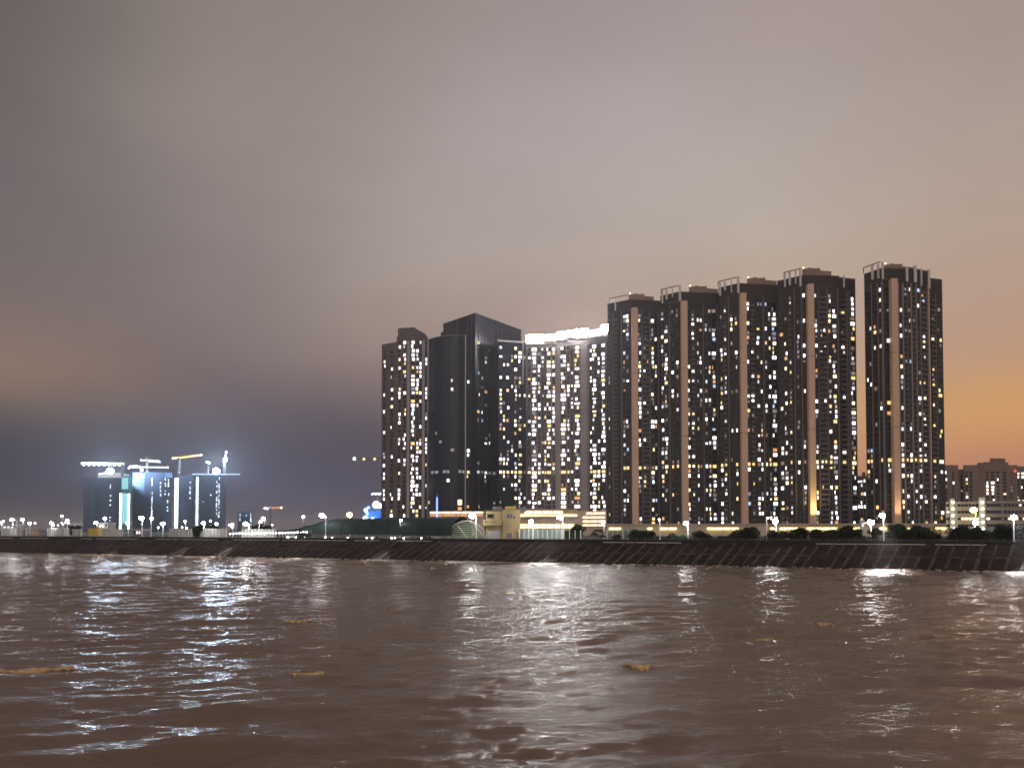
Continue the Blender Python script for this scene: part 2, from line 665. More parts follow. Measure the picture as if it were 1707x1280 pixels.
# ------------------------------------------------------------------ five residential towers
def res_tower(label, pts, top_py, top_d, specs, pink, core, rail, posts, low=None, band=14, grp='dark residential towers'):
    ztop = Z(top_py, top_d)
    cx = sum(X(p, d) for p, d in pts) / len(pts)
    cyy = sum(d for p, d in pts) / len(pts)
    th = thing('apartment_tower', label, 'tower', (cx, cyy, G), grp)
    wall, fins = MB(), MB()
    wins, bals = [], []
    wall.prism(back_poly([PT(*p) for p in pts], 24), G - 0.5, ztop, 'tower_stone')
    if low:
        lp, lpy, ld = low
        wall.prism(back_poly([PT(*p) for p in lp], 18), G - 0.5, Z(lpy, ld), 'tower_stone')
    # recessed dark crown storeys
    for sp in specs:
        facade(th, wall, (sp[0], sp[1], (ztop if sp[2] is None else Z(*sp[2])) - 7.5, sp[3]), wins, bals, fins, band=band)
        a, b = PT(*sp[0]), PT(*sp[1])
        zt = (ztop if sp[2] is None else Z(*sp[2]))
        wall.bar(a, b, 0.0, 0.35, zt - 7.2, zt - 6.8, 'tower_slab')
        wall.bar(a, b, 0.0, 0.25, zt - 0.8, zt - 0.02, 'tower_slab')
    wall.build('wall', th)
    fins.build('fin', th)
    p0, p1, ppy, d = pink
    m = MB()
    a, b = PT(p0, d), PT(p1, d)
    zt = Z(ppy, d)
    brk = [G, G + (zt - G) * 0.42, G + (zt - G) * 0.71, zt]
    for i in range(3):
        m.bar(a, b, -1.5, 2.2, brk[i] + (0.25 if i else 0), brk[i + 1], 'pink_stone')
    m.bar(a, b, -1.5, 2.05, brk[1] - 0.01, brk[1] + 0.26, 'frame_dark')
    m.bar(a, b, -1.5, 2.05, brk[2] - 0.01, brk[2] + 0.26, 'frame_dark')
    m.build('pilaster', th)
    c0, c1, cpy, cd = core
    m = MB()
    mid = (c0 + c1) / 2
    m.prism(back_poly([PT(c0, cd + 1), PT(c0 + (c1 - c0) * .62, cd)], 10), ztop - 0.3, Z(cpy, cd), 'core_stone')
    m.prism(back_poly([PT(c0 + (c1 - c0) * .62, cd + 1), PT(c1, cd + 2.5)], 9), ztop - 0.3, Z(cpy, cd) - 1.1, 'core_stone')
    m.prism(back_poly([PT(c0 + (c1 - c0) * .2, cd + 3), PT(c0 + (c1 - c0) * .34, cd + 3)], 4), Z(cpy, cd) - .01, Z(cpy, cd) + 1.3, 'grey_render')
    m.build('roof_core', th)
    m = MB()
    (ra, rb) = rail
    za = Z(ra[2], ra[1])
    zb = Z(rb[2], rb[1])
    zr = (za + zb) / 2
    a, b = PT(ra[0], ra[1]), PT(rb[0], rb[1])
    m.bar(a, b, 0.0, 0.6, zr - 0.45, zr, 'core_stone')
    back = [(q[0] + q[0] / math.hypot(*q) * 9, q[1] + q[1] / math.hypot(*q) * 9) for q in (a, b)]
    m.bar(a, back[0], -0.5, 0.0, zr - 0.45, zr - 0.003, 'core_stone')
    m.build('roof_frame', th)
    for (pp, pd, pyt, pyb, wd_) in posts:
        m = MB()
        x = X(pp, pd)
        m.box(x - wd_ / 2, x + wd_ / 2, pd - 1.1, pd - 0.3, Z(pyb, pd), Z(pyt, pd), 'post')
        m.build('post', th)
    repeat_parts(th, 'window', wins)
    if bals:
        repeat_parts(th, 'balcony', bals)
    m = MB()
    x, y = PT(c0 + 2, cd + 3)
    m.tube((x, y, Z(cpy, cd) - 0.02), (x, y, Z(cpy, cd) + 0.9), 0.12, 0.12, 'steel')
    m.ball((x, y, Z(cpy, cd) + 1.2), 0.4, 'aircraft_light')
    m.build('warning_light', th)
    return th


res_tower('dark residential tower, leftmost and lowest of the five with pink strips',
          [(1014, 490), (1020, 488), (1052, 480), (1104, 483)], 499, 480,
          [((1014, 490), (1052, 480), None, [(1016, 1020, 'w', .22), (1023, 1024, 'f', 0), (1026, 1031, 'b', .22), (1037, 1038, 'f', 0), (1040, 1044, 'w', .22), (1045, 1050, 'w', .28)]),
           ((1052, 480), (1104, 483), None, [(1065, 1070, 'w', .5), (1071, 1072, 'f', 0), (1073, 1078, 'b', .10), (1078.6, 1083, 'b', .08), (1084, 1085, 'f', 0), (1086, 1092, 'w', .45), (1093, 1096, 'w', .25), (1098.5, 1099.5, 'f', 0)])],
          (1054, 1064, 514, 479), (1050, 1092, 490, 488), ((1018, 489, 499), (1048, 481, 490)),
          [(1027, 486, 500, 518, .8), (1048, 480.5, 490, 497, .8)])
res_tower('dark residential tower second from the left of the five, pale post beside its roof frame',
          [(1103, 477), (1136, 468), (1202, 471)], 486, 468,
          [((1103, 477), (1136, 468), None, [(1104, 1108, 'w', .32), (1109.5, 1115, 'w', .4), (1118, 1119, 'f', 0), (1121, 1125, 'w', .18), (1129, 1133, 'w', .18)]),
           ((1136, 468), (1202, 471), None, [(1148, 1152, 'w', .35), (1154, 1160, 'b', .25), (1164, 1166.5, 'w', .2), (1168, 1172, 'w', .2), (1174, 1175, 'f', 0), (1177, 1181, 'w', .2), (1183, 1186.5, 'w', .3), (1188.5, 1195.5, 'w', .5), (1197.5, 1198.5, 'f', 0)])],
          (1137, 1147, 503, 467), (1151, 1200, 477, 474), ((1105, 477, 483), (1133, 469, 475)),
          [(1106, 476, 484, 506, 1.0), (1113, 474, 483, 500, 1.2), (1123, 471, 481, 496, .6), (1135.5, 467.5, 476, 502, 1.3)])
res_tower('dark residential tower in the middle of the five, two towers left of the open gap',
          [(1201, 463), (1235, 454), (1301, 457)], 472, 454,
          [((1201, 463), (1235, 454), None, [(1203, 1207, 'w', .22), (1209, 1214, 'b', .32), (1217, 1218, 'f', 0), (1220, 1224, 'w', .2), (1228, 1232, 'w', .22)]),
           ((1235, 454), (1301, 457), None, [(1247, 1252, 'w', .35), (1254, 1260, 'b', .3), (1264, 1269, 'w', .28), (1270.5, 1273, 'w', .2), (1275, 1276, 'f', 0), (1278, 1281, 'w', .15), (1284, 1287.5, 'w', .38), (1289.5, 1297, 'w', .6)])],
          (1236, 1246, 490, 453), (1249, 1299, 463, 460), ((1201, 463, 470), (1232, 455, 461)),
          [(1203, 462, 471, 494, 1.0), (1211, 460, 470, 484, 1.2), (1222, 457, 468, 488, .6), (1233.5, 453.5, 462, 489, 1.3)])
res_tower('dark residential tower directly left of the open gap, stepped roof on its right side',
          [(1300, 449), (1346, 438), (1404, 440)], 458, 438,
          [((1300, 449), (1346, 438), None, [(1303, 1309, 'w', .22), (1310.5, 1316, 'w', .28), (1319, 1323, 'b', .2), (1328, 1329, 'f', 0), (1332, 1336, 'w', .15), (1340, 1341, 'f', 0), (1342, 1346, 'w', .25)]),
           ((1346, 438), (1404, 440), None, [(1361.5, 1366, 'w', .42), (1367.5, 1368.5, 'f', 0), (1370, 1375, 'b', .12), (1376, 1381, 'b', .12), (1382, 1383, 'f', 0), (1384.5, 1389, 'w', .3), (1391, 1398, 'w', .6), (1400, 1401, 'f', 0)]),
           ((1404, 443), (1431, 446), (463, 443), [(1405, 1413, 'b', .2), (1415, 1416.2, 'f', 0), (1419, 1420, 'f', 0), (1421.5, 1429, 'w', .6)])],
          (1349, 1359, 475, 437), (1342, 1391, 447, 444), ((1312, 446, 455), (1337, 440, 447)),
          [(1312, 445.5, 456, 479, .9), (1320, 443.5, 454, 476, 1.2), (1330, 441, 452, 474, .6), (1338, 439, 447, 478, 1.1), (1411, 441, 460, 480, .7)],
          low=([(1404, 443), (1431, 446)], 462, 443))
res_tower('dark residential tower standing alone right of the open gap, tallest of the five',
          [(1446, 437), (1478, 426), (1532, 428), (1554, 432)], 446, 426,
          [((1446, 437), (1478, 426), None, [(1448, 1452, 'w', .14), (1453.5, 1457, 'w', .16), (1458, 1459, 'f', 0), (1461, 1466, 'w', .12), (1468.5, 1469.5, 'f', 0), (1471, 1474, 'w', .2), (1475.5, 1478, 'f', 0)]),
           ((1478, 426), (1532, 428), None, [(1481, 1488, 'w', .16), (1501.5, 1503.8, 'g', 0), (1504.5, 1509, 'w', .5), (1509.3, 1511.8, 'g', 0), (1512.5, 1517, 'b', .22), (1517.6, 1518.3, 'f', 0), (1519, 1523, 'w', .35), (1523.2, 1525.6, 'g', 0), (1526, 1530.8, 'b', .1), (1531, 1532, 'f', 0)]),
           ((1532, 428), (1554, 432), None, [(1532.4, 1533.6, 'g', 0), (1534, 1538.8, 'w', .35), (1539.2, 1540.8, 'g', 0), (1541, 1548, 'b', .42), (1550, 1553, 'f', 0)]),
           ((1555, 435), (1577, 438), (468, 435), [(1556.5, 1563, 'b', .3), (1564.5, 1565.3, 'f', 0), (1567, 1575, 'w', .32)])],
          (1489, 1499, 466, 425), (1480, 1530, 440, 432), ((1446, 437, 445), (1474, 427, 437)),
          [(1459, 432, 443, 467, 1.2), (1469, 429, 441, 465, .9), (1476.5, 425.5, 438, 466, .9), (1517, 426.5, 447, 470, 1.2), (1531, 427, 444, 471, 1.6), (1541, 429, 449, 477, .8), (1554, 430.5, 450, 482, 1.2)],
          low=([(1555, 435), (1577, 438)], 463, 435))

# ------------------------------------------------------------------ blocks in the middle


def block(name, label, cat, base, specs, prisms, extra=None, band=None, pal=PALB, slab='tower_slab', finmat='fin', group=None, fh=FH):
    th = thing(name, label, cat, (X(base[0], base[1]), base[1], G), group)
    wall, fins = MB(), MB()
    wins, bals = [], []
    for (pts, ztop_, mname, dep) in prisms:
        wall.prism(back_poly([PT(*p) for p in pts], dep), G - 0.5, ztop_, mname)
    for sp in specs:
        facade(th, wall, sp, wins, bals, fins, band=band, pal=pal, slab=slab, finmat=finmat, fh=fh)
    wall.build('wall', th)
    if fins.v:
        fins.build('fin', th)
    if wins:
        repeat_parts(th, 'window', wins)
    if bals:
        repeat_parts(th, 'balcony', bals)
    if extra:
        extra(th)
    return th


def b1x(th):
    m = MB()
    d = 529
    m.prism(back_poly([PT(662, d + 2), PT(690, d - 1)], 14), Z(563, d) - 3, Z(546, d), 'mauve_stone')
    m.prism(back_poly([PT(690, d - 1), PT(709, d + 2)], 12), Z(563, d) - 3, Z(546, d), 'mauve_stone', ztop=[Z(547, d), Z(556, d), Z(556, d), Z(547, d)])
    m.build('roof_core', th)


block('apartment_tower', 'mauve apartment tower with a bright window column, leftmost tall building', 'tower', (672, 528),
      [((635, 536), (660, 528), Z(571, 530) - 2, [(638, 641.5, 'w', .3), (650, 655, 'w', .36)]),
       ((660, 528), (682, 525), Z(562, 526) - 1, [(663, 667, 'w', .25), (671, 676, 'w', .35), (678, 682, 'p', 0)]),
       ((682, 525), (712, 527), Z(560, 526) - 1, [(684, 691, 'w', .72), (692.5, 697, 'w', .5), (698.5, 701.5, 'w', .25), (703, 707, 'p', 0), (708.5, 711, 'w', .3)])],
      [([(635, 536), (660, 528)], Z(571, 530), 'mauve_stone', 20), ([(660, 528), (682, 525), (712, 527)], Z(560, 526), 'mauve_stone', 20)],
      extra=b1x, pal=PALB, slab=None, band=None)

# dark glass office tower with the slanted-looking crown
gd = [(713, 524), (724, 518), (737, 514), (750, 512), (763, 512), (775, 514)]
gz = Z(559, 513)


def b2x(th):
    m = MB()
    zt = Z(521, 512)
    m.prism([PT(738, 540), PT(792, 512.5), PT(869, 557), PT(810, 590)], G - 0.5, zt, 'navy_glass')
    m.prism([PT(734, 542), PT(739, 539), PT(745, 560), PT(740, 562)], G - 0.5, Z(553, 540), 'navy_glass')
    m.build('tower_block', th)
    m = MB()
    a, b, c = PT(738, 540), PT(792, 512.5), PT(869, 557)
    for (p, q, n_) in ((a, b, 9), (b, c, 17)):
        for k in range(1, n_):
            t = k / n_
            r = (p[0] + (q[0] - p[0]) * t, p[1] + (q[1] - p[1]) * t)
            r2 = (r[0] + (q[0] - p[0]) * 0.006, r[1] + (q[1] - p[1]) * 0.006)
            m.bar(r, r2, 0.0, 0.45, G, zt - 0.6, 'tower_slab')
        m.bar(p, q, 0.0, 0.2, zt - 0.6, zt - 0.003, 'tower_slab')
    m.build('fin', th)
    m = MB()
    p, q = PT(775, 514), PT(776.2, 514)
    m.bar(p, q, 0.05, 0.9, G, gz + 0.4, 'post')
    for k in range(len(gd) - 1):
        m.bar(PT(*gd[k]), PT(*gd[k + 1]), 0.0, 0.15, gz - 0.35, gz + 0.05, 'fin')
    m.build('edge_trim', th)
    m = MB()
    p, q = PT(829, 515), PT(876.5, 520)
    zz = Z(567, 515)
    m.bar(p, q, 0.12, 0.8, zz - 1.0, zz + 0.1, 'post')
    r = ray_seg(871, p, q)
    r2 = ray_seg(872, p, q)
    m.bar(r, r2, 0.6, 0.8, zz - 30, zz - 1.0, 'post')
    m.build('roof_frame', th)


block('office_tower', 'dark navy glass office tower with a pointed roof corner and curved left wing', 'office tower', (790, 520),
      [(gd[k], gd[k + 1], gz - 2, [(gd[k][0] + .8, gd[k + 1][0] - 6.2 if k else gd[k + 1][0] - 5.5, 'w', .022), (gd[k + 1][0] - 5.4, gd[k + 1][0] - .8, 'w', .022)], ['win_dim', 'win_white_soft', 'win_dim']) for k in range(5)] +
      [((776.5, 517), (791, 517), gz - 2, [(778, 783, 'w', .08), (784, 787.5, 'w', .12)]),
       ((792, 512.5), (829, 533), Z(562, 515), [(795, 799, 'w', .16), (801, 805, 'w', .08), (806.5, 812, 'w', .14), (814, 818, 'w', .08), (820, 826, 'w', .05)], ['win_dim', 'win_white_soft', 'win_dim']),
       ((829, 515), (877, 520), Z(567, 515) - 2, [(832, 837, 'w', .4), (838.5, 841.5, 'w', .25), (844, 849, 'w', .4), (852, 855, 'w', .2), (857, 862, 'w', .5), (864, 870, 'w', .5), (873, 876, 'w', .2)])],
      [(gd, gz, 'navy_glass', 22), ([(776, 518), (791, 518)], gz - 1, 'tower_stone', 18), ([(829, 515), (877, 520)], Z(567, 515), 'navy_glass', 18)],
      extra=b2x, pal=PAL, slab='navy_glass', band=14, finmat='tower_slab')


def crown(p0, d0, p1, d1, pt, pb, name='crown_light', m_='crown_white', sides=True):
    def f(th):
        m = MB()
        a, b = PT(p0, d0), PT(p1, d1)
        d = (d0 + d1) / 2
        m.bar(a, b, 0.3, 0.9, Z(pb, d), Z(pt, d), m_)
        m.bar(a, b, -0.6, 0.25, Z(pb, d) - 2, Z(pt, d) + 0.2, 'pale_stone')
        m.build(name, th)
    return f


def multi(*fs):
    def f(th):
        for g in fs:
            g(th)
    return f


def softcrown(p0, d0, p1, d1, pt, pb):
    def f(th):
        m = MB()
        a, b = PT(p0, d0), PT(p1, d1)
        m.bar(a, b, -8, 0.2, Z(pb, d0), Z(pt, d0), 'grey_render')
        m.build('roof_core', th)
    return f


block('apartment_tower', 'pale grey apartment block under a white rooftop panel, beside the navy glass tower', 'tower', (903, 522),
      [((877.5, 523), (929, 521), Z(571, 522) - 1.5, [(879, 885.5, 'b', .22), (886.5, 895, 'w', .8), (897, 901, 'w', .4), (903, 907, 'b', .18), (908, 910.5, 'w', .25), (911.5, 919, 'w', .72), (921, 925.5, 'w', .4), (926, 929, 'p', 0)])],
      [([(877.5, 523), (929, 521)], Z(571, 522), 'grey_render', 20)],
      extra=multi(crown(877.5, 522.5, 906, 521.6, 559, 569), crown(906.3, 521.6, 928.6, 521, 557, 569, 'crown_light', 'crown_mid')), pal=PALB, band=14, group='blocks with white rooftop light panels')
block('apartment_tower', 'grey apartment block under the longest white rooftop light panel', 'tower', (956, 517),
      [((929, 519), (983, 514), Z(566, 517) - 1.5, [(929.5, 934, 'p', 0), (935, 944, 'w', .75), (946, 950, 'w', .4), (952, 956, 'b', .15), (957.5, 967.5, 'w', .72), (969, 979, 'p', 0)])],
      [([(929, 519), (983, 514)], Z(566, 517), 'grey_render', 20)],
      extra=multi(crown(930, 518.6, 946, 517, 554, 562), crown(946.5, 517, 959.5, 516, 552, 558), crown(960, 516, 981, 514, 549, 559), softcrown(946.5, 518, 959.5, 517, 560, 567)), pal=PALB, band=14, group='blocks with white rooftop light panels')
block('apartment_tower', 'narrow dark apartment block with a small white light on its roof, touching the pink-striped towers', 'tower', (999, 511),
      [((983, 514), (1014, 509), Z(566, 511) - 1, [(984.5, 987, 'w', .3), (988, 995, 'w', .62), (996.5, 1001, 'w', .45), (1003, 1010, 'w', .66), (1011, 1012, 'f', 0)])],
      [([(983, 514), (1014, 509)], Z(562, 511), 'tower_stone', 20)],
      extra=multi(softcrown(983.5, 515, 1002, 512, 550, 563), crown(1004, 511, 1014, 509, 542, 553)), pal=PALB, band=14, group='blocks with white rooftop light panels')

# ------------------------------------------------------------------ distant blocks at right
block('apartment_block', 'grey block seen low down in the open gap between the dark towers', 'apartment block', (1437, 520),
      [((1430, 520), (1446, 520), Z(793, 520) - 1, [(1431, 1433.5, 'w', .35), (1435, 1438.5, 'w', .4), (1440.5, 1443.5, 'w', .3)])],
      [([(1428, 520), (1448, 520)], Z(793, 520), 'grey_render', 18), ([(1438, 524), (1444, 524)], Z(787, 524), 'grey_render', 8)], pal=PALB, group='distant blocks')
block('apartment_block', 'plain brown apartment block with a flat roof right behind the lone dark tower', 'apartment block', (1588, 640),
      [((1574, 640), (1599, 640), Z(776, 640) - 2, [(1575.5, 1580, 'w', .3), (1588.5, 1592, 'w', .2)]),
       ((1599, 646), (1610, 646), Z(782, 646) - 2, [(1602, 1606, 'w', .12)])],
      [([(1573, 640), (1599, 640)], Z(775, 640), 'block_brown', 18), ([(1599, 646), (1612, 646)], Z(782, 646), 'block_brown', 14)], pal=PALB, slab=None, group='distant blocks')
block('apartment_block', 'brown apartment block with one bright column of windows and a stepped roof', 'apartment block', (1645, 640),
      [((1607, 640), (1631, 638), Z(775, 640) - 2, [(1611, 1615, 'w', .18), (1618, 1622, 'w', .15)]),
       ((1631, 638), (1642, 638), Z(772, 638) - 3, [(1634, 1641, 'w', .75)]),
       ((1642, 637), (1683, 640), Z(766, 638) - 6, [(1645, 1649, 'w', .35), (1653, 1659, 'w', .25), (1663, 1667, 'w', .1), (1673, 1679, 'w', .15)])],
      [([(1607, 642), (1612, 640), (1631, 638)], Z(775, 640), 'block_brown', 18), ([(1631, 638), (1642, 637)], Z(771, 638), 'block_brown', 18),
       ([(1642, 637), (1683, 640)], Z(770, 638), 'block_brown', 18), ([(1652, 639), (1678, 641)], Z(763.5, 639), 'block_brown', 12)], pal=PALB, slab=None, group='distant blocks')
block('apartment_block', 'brown apartment block cut off by the right edge, a red light near its roof', 'apartment block', (1705, 650),
      [((1684, 650), (1730, 652), Z(776, 650) - 2, [(1686, 1692, 'w', .3), (1694.5, 1701, 'w', .55), (1703.5, 1709, 'w', .3), (1715, 1722, 'w', .3)])],
      [([(1683, 650), (1698, 650)], Z(775, 650), 'block_brown', 18), ([(1698, 651), (1735, 652)], Z(777, 651), 'block_brown', 18)],
      extra=lambda th: (lambda m: (m.ball((X(1694, 648), 648, Z(785, 648)), 1.1, 'win_red'), m.build('red_light', th)))(MB()), pal=PALB, slab='tower_slab', group='distant blocks')

# low cream institutional building
th = thing('school_building', 'low cream four storey building with rows of dark windows and two strings of round lights', 'building', (X(1640, 470), 470, G))
m = MB()
za, zb = Z(836, 470), Z(834, 466)
m.prism(back_poly([PT(1576, 472), PT(1632, 470)], 16), G - .5, za, 'cream_wall')
m.prism(back_poly([PT(1632, 468), PT(1643, 467)], 16), G - .5, Z(829, 467), 'cream_wall')
m.prism(back_poly([PT(1643, 469), PT(1672, 466), PT(1740, 470)], 16), G - .5, zb, 'grey_render')
m.prism(back_poly([PT(1584, 470.5), PT(1592, 470.2)], 16), G - .5, Z(831, 470), 'cream_wall')
for (a, b) in ((PT(1576, 472), PT(1632, 470)), (PT(1643, 469), PT(1672, 466)), (PT(1672, 466), PT(1740, 470))):
    for k in range(4):
        zz = Z(836 + 11.2 * k, 470)
        m.bar(a, b, 0.0, 0.25, zz - 0.5, zz - 0.02, 'cream_wall')
m.build('wall', th)
wins = []
for (a, b, p0, p1) in ((PT(1576, 472), PT(1632, 470), 1578, 1631), (PT(1643, 469), PT(1672, 466), 1645, 1671), (PT(1672, 466), PT(1740, 470), 1674, 1735)):
    px = p0 + 2.5
    while px < p1:
        if not (1582 < px < 1594):
            q = ray_seg(px, a, b)
            for k in range(4):
                pane = 'dark_glass'
                r_ = rnd.random()
                if k == 2 and r_ < .5:
                    pane = 'shop_light'
                elif r_ < .08:
                    pane = 'win_white_soft'
                wins.append((1 + rnd.random(), window_proto(1.9, 1.5, pane), (q[0], q[1] - 0.05, Z(836 + 11.2 * k + 8, 470)), math.atan2(b[1] - a[1], b[0] - a[0])))
        px += 6.2
repeat_parts(th, 'window', wins)
for px in (1588, 1637):
    for k in range(5):
        m = MB()
        d = 469 if px < 1600 else 466
        m.ball((X(px, d), d - 0.9, Z(837 + 11 * k, d)), 0.75, 'work_white')
        m.build('globe_light', th)

# ------------------------------------------------------------------ podium of the towers and the mall
th = thing('podium', 'long beige podium with yellow lit strips at the feet of the dark towers', 'building', (X(1290, 412), 412, G))
m = MB()
A_, B_ = PT(1012, 440), PT(1578, 404)
zt = Z(872.5, 420)
m.prism(back_poly([A_, B_], 12), G - .5, zt, 'beige')
m.bar(A_, B_, 0.0, 0.8, zt - 0.7, zt - 0.05, 'beige')
m.build('wall', th)
segs = [(1016, 1036), (1080, 1088), (1100, 1129), (1179, 1232), (1284, 1292), (1300, 1336), (1345, 1398), (1418, 1440), (1466, 1500), (1510, 1520), (1556, 1577)]
for (p0, p1) in segs:
    q0, q1 = ray_seg(p0, A_, B_), ray_seg(p1, A_, B_)
    n_ = max(1, round((p1 - p0) / 13))
    for k in range(n_):
        a = (q0[0] + (q1[0] - q0[0]) * k / n_, q0[1] + (q1[1] - q0[1]) * k / n_)
        b = (q0[0] + (q1[0] - q0[0]) * (k + .88) / n_, q0[1] + (q1[1] - q0[1]) * (k + .88) / n_)
        m = MB()
        m.bar(a, b, 0.85, 1.1, zt - 3.3, zt - 2.3, 'strip_yellow')
        m.bar(a, b, 0.05, 1.3, zt - 2.2, zt - 1.9, 'beige')
        m.build('light_strip', th)

th = thing('shopping_mall', 'low brown mall with warm bands of light in front of the middle towers', 'building', (X(900, 460), 460, G))
m = MB()
m.prism(back_poly([PT(716, 462), PT(808, 458)], 14), G - .5, Z(852, 460), 'beige')
m.prism(back_poly([PT(808, 470), PT(860, 470)], 14), G - .5, Z(849, 470), 'house_grey')
m.prism(back_poly([PT(860, 462), PT(875, 457), PT(905, 454), PT(940, 455), PT(963, 460)], 14), G - .5, Z(849, 457), 'beige')
m.prism(back_poly([PT(963, 458), PT(1011, 452)], 14), G - .5, Z(851, 455), 'beige')
m.build('wall', th)
arc = [PT(860, 462), PT(875, 457), PT(905, 454), PT(940, 455), PT(963, 460)]


def lightrow(a, b, pt, pb, d, mt, n_, off=0.3, gap=.12):
    for k in range(n_):
        t0, t1 = k / n_, (k + 1 - gap) / n_
        p = (a[0] + (b[0] - a[0]) * t0, a[1] + (b[1] - a[1]) * t0)
        q = (a[0] + (b[0] - a[0]) * t1, a[1] + (b[1] - a[1]) * t1)
        m = MB()
        m.bar(p, q, off, off + 0.25, Z(pb, d), Z(pt, d), mt)
        m.bar(p, q, 0.02, off + 0.5, Z(pb, d) - 0.35, Z(pb, d) - 0.02, 'beige')
        m.build('light_strip', th)


lightrow(PT(717, 462), PT(807, 458), 853, 855.5, 460, 'mall_warm', 5)
lightrow(PT(717, 462), PT(807, 458), 857, 860, 460, 'mall_red', 4)
lightrow(PT(744, 461), PT(764, 460), 863, 868, 460, 'win_blue', 3)
lightrow(PT(732, 461.5), PT(742, 461), 863, 869, 460, 'strip_yellow', 1)
for i in range(1, 4):
    lightrow(arc[i - 1 if i > 1 else 1], arc[i], 852, 856, 456, 'mall_warm', 2) if i > 1 else None
for (pt, pb) in ((854, 857), (861, 863.5), (867.5, 870), (874, 876.5)):
    lightrow(PT(978 if pt < 860 else 972, 456.5), PT(1010, 452), pt, pb, 454, 'mall_warm', 3)
# fine railing of bars along the mall roof edge
m = MB()
for i in range(len(arc) - 1):
    for k in range(14):
        t = k / 14
        x, y = arc[i][0] + (arc[i + 1][0] - arc[i][0]) * t, arc[i][1] + (arc[i + 1][1] - arc[i][1]) * t
        m.box(x - .15, x + .15, y - 1.0, y - .8, Z(861, 457), Z(857, 457), 'shop_light')
m.build('louvre', th)

# low white terminal building behind the yellow house
th = thing('terminal_building', 'low pale flat-roofed building with yellow lit windows, right of the yellow house', 'building', (X(915, 262), 262, G))
m = MB()
m.prism(back_poly([PT(866, 262), PT(964, 258)], 10), G, Z(863, 260), 'beige')
m.bar(PT(865, 262), PT(965, 258), -1, .9, Z(863, 260), Z(861.5, 260), 'fin')
m.build('wall', th)
for k in range(8):
    p0 = 867 + k * 11.4
    m = MB()
    m.bar(PT(p0, 262 - k * .45), PT(p0 + 9.6, 262 - k * .45 - .4), 0.05, 0.2, Z(880, 260), Z(873.5, 260), 'strip_yellow' if k in (0, 7) else ('mall_warm' if k in (1, 2, 3) else 'shop_light'))
    m.build('lit_window', th)

# ------------------------------------------------------------------ seawall frame
WM = 0.43
WT = (0.919, -0.395)     # along the wall, to the right
WN = (0.395, 0.919)      # away from the water
ZW = 0.0


def wall_pt(px, back=0.0):
    """on the top edge line of the seawall (12 m behind the waterline), back metres inland"""
    t = T(px)
    y = (236.9 + back * 1.088) / (1 + WM * t)
    return (t * y, y)


def wl(u, back, z=0.0):
    """u metres along the waterline from x=0, back metres inland"""
    return (WT[0] * u + WN[0] * back, 223.8 + WT[1] * u + WN[1] * back, z)


th = thing('seawall', 'long dark sloping stone seawall with pale slanted ribs above the water', 'seawall', wl(0, 0))
m = MB()
U0, U1 = -620, 420
nb = 260
# slightly uneven slope, two rows of panels and a toe
for (b0, z0, b1, z1) in ((-3, -1.6, 5.9, 3.10), (6.3, 3.16, 12.0, ZW + 6.1)):
    vs, fs = [], []
    for k in range(nb + 1):
        u = U0 + (U1 - U0) * k / nb
        vs += [wl(u, b0, z0), wl(u, b1, z1)]
    for k in range(nb):
        fs.append((2 * k, 2 * k + 2, 2 * k + 3, 2 * k + 1))
    m.add(vs, fs, 'dark_concrete')
vs = []
m.add([wl(U0, 5.9, 3.10), wl(U1, 5.9, 3.10), wl(U1, 6.3, 3.16), wl(U0, 6.3, 3.16)], [(0, 1, 2, 3)], 'rib_concrete')
m.build('slope', th)
m = MB()
r2 = random.Random(3)


def rib(u, b0, b1, w, lift, jit=0.0):
    # a rib leaning to the right going up
    def P(u_, b, up):
        z = 3.10 + (b - 5.9) * (6.1 - 3.16) / 5.7 if b > 5.9 else -1.6 + (b + 3) * 4.70 / 8.9
        return wl(u_, b, z + up)
    s = 4.06 / 12
    a0, a1 = u + s * b0 + jit, u + s * b1 + jit
    vs = [P(a0, b0, 0), P(a0 + w, b0, 0), P(a1 + w, b1, 0), P(a1, b1, 0),
          P(a0, b0, lift), P(a0 + w, b0, lift), P(a1 + w, b1, lift), P(a1, b1, lift)]
    m.add(vs, [(4, 5, 6, 7), (0, 4, 7, 3), (1, 2, 6, 5), (0, 1, 5, 4), (3, 7, 6, 2)], 'rib_concrete')


u = U0 + 5
while u < U1 - 8:
    j = r2.uniform(-.3, .3)
    w_ = r2.uniform(.30, .75)
    if r2.random() < .9:
        rib(u, 0.0 + r2.uniform(0, 1.0), 5.85, w_ * 1.25, .16, j + r2.uniform(-.25, .25))
    if r2.random() < .85:
        rib(u, 6.35, 11.9 - (r2.random() < .3) * r2.uniform(0, 3), w_, .14, j)
    if r2.random() < .55:
        uu = u + 4.06 / 12 * 6.1
        L_ = r2.uniform(1.5, 3.2)
        m.add([wl(uu, 5.6, 3.02), wl(uu + L_, 5.6, 3.02), wl(uu + L_, 6.34, 3.24), wl(uu, 6.34, 3.24)], [(0, 1, 2, 3)], 'rib_concrete')
    u += 3.15
m.build('rib', th)
m = MB()
a, b = wl(U0, 12.0), wl(U1, 12.0)
m.bar(a[:2], b[:2], -0.9, 0.25, 5.6, 6.95, 'black_coping')
m.build('coping', th)
m = MB()
# thin lit kerb line just below the coping, broken
u = -260.0
while u < 150:
    L_ = r2.uniform(6, 30)
    if r2.random() < .62:
        a, b = wl(u, 12.0), wl(u + L_, 12.0)
        m.bar(a[:2], b[:2], 0.27, 0.55, 6.02, 6.16, 'lamp_pole')
    u += L_ + r2.uniform(1, 10)
m.build('kerb_edge', th)

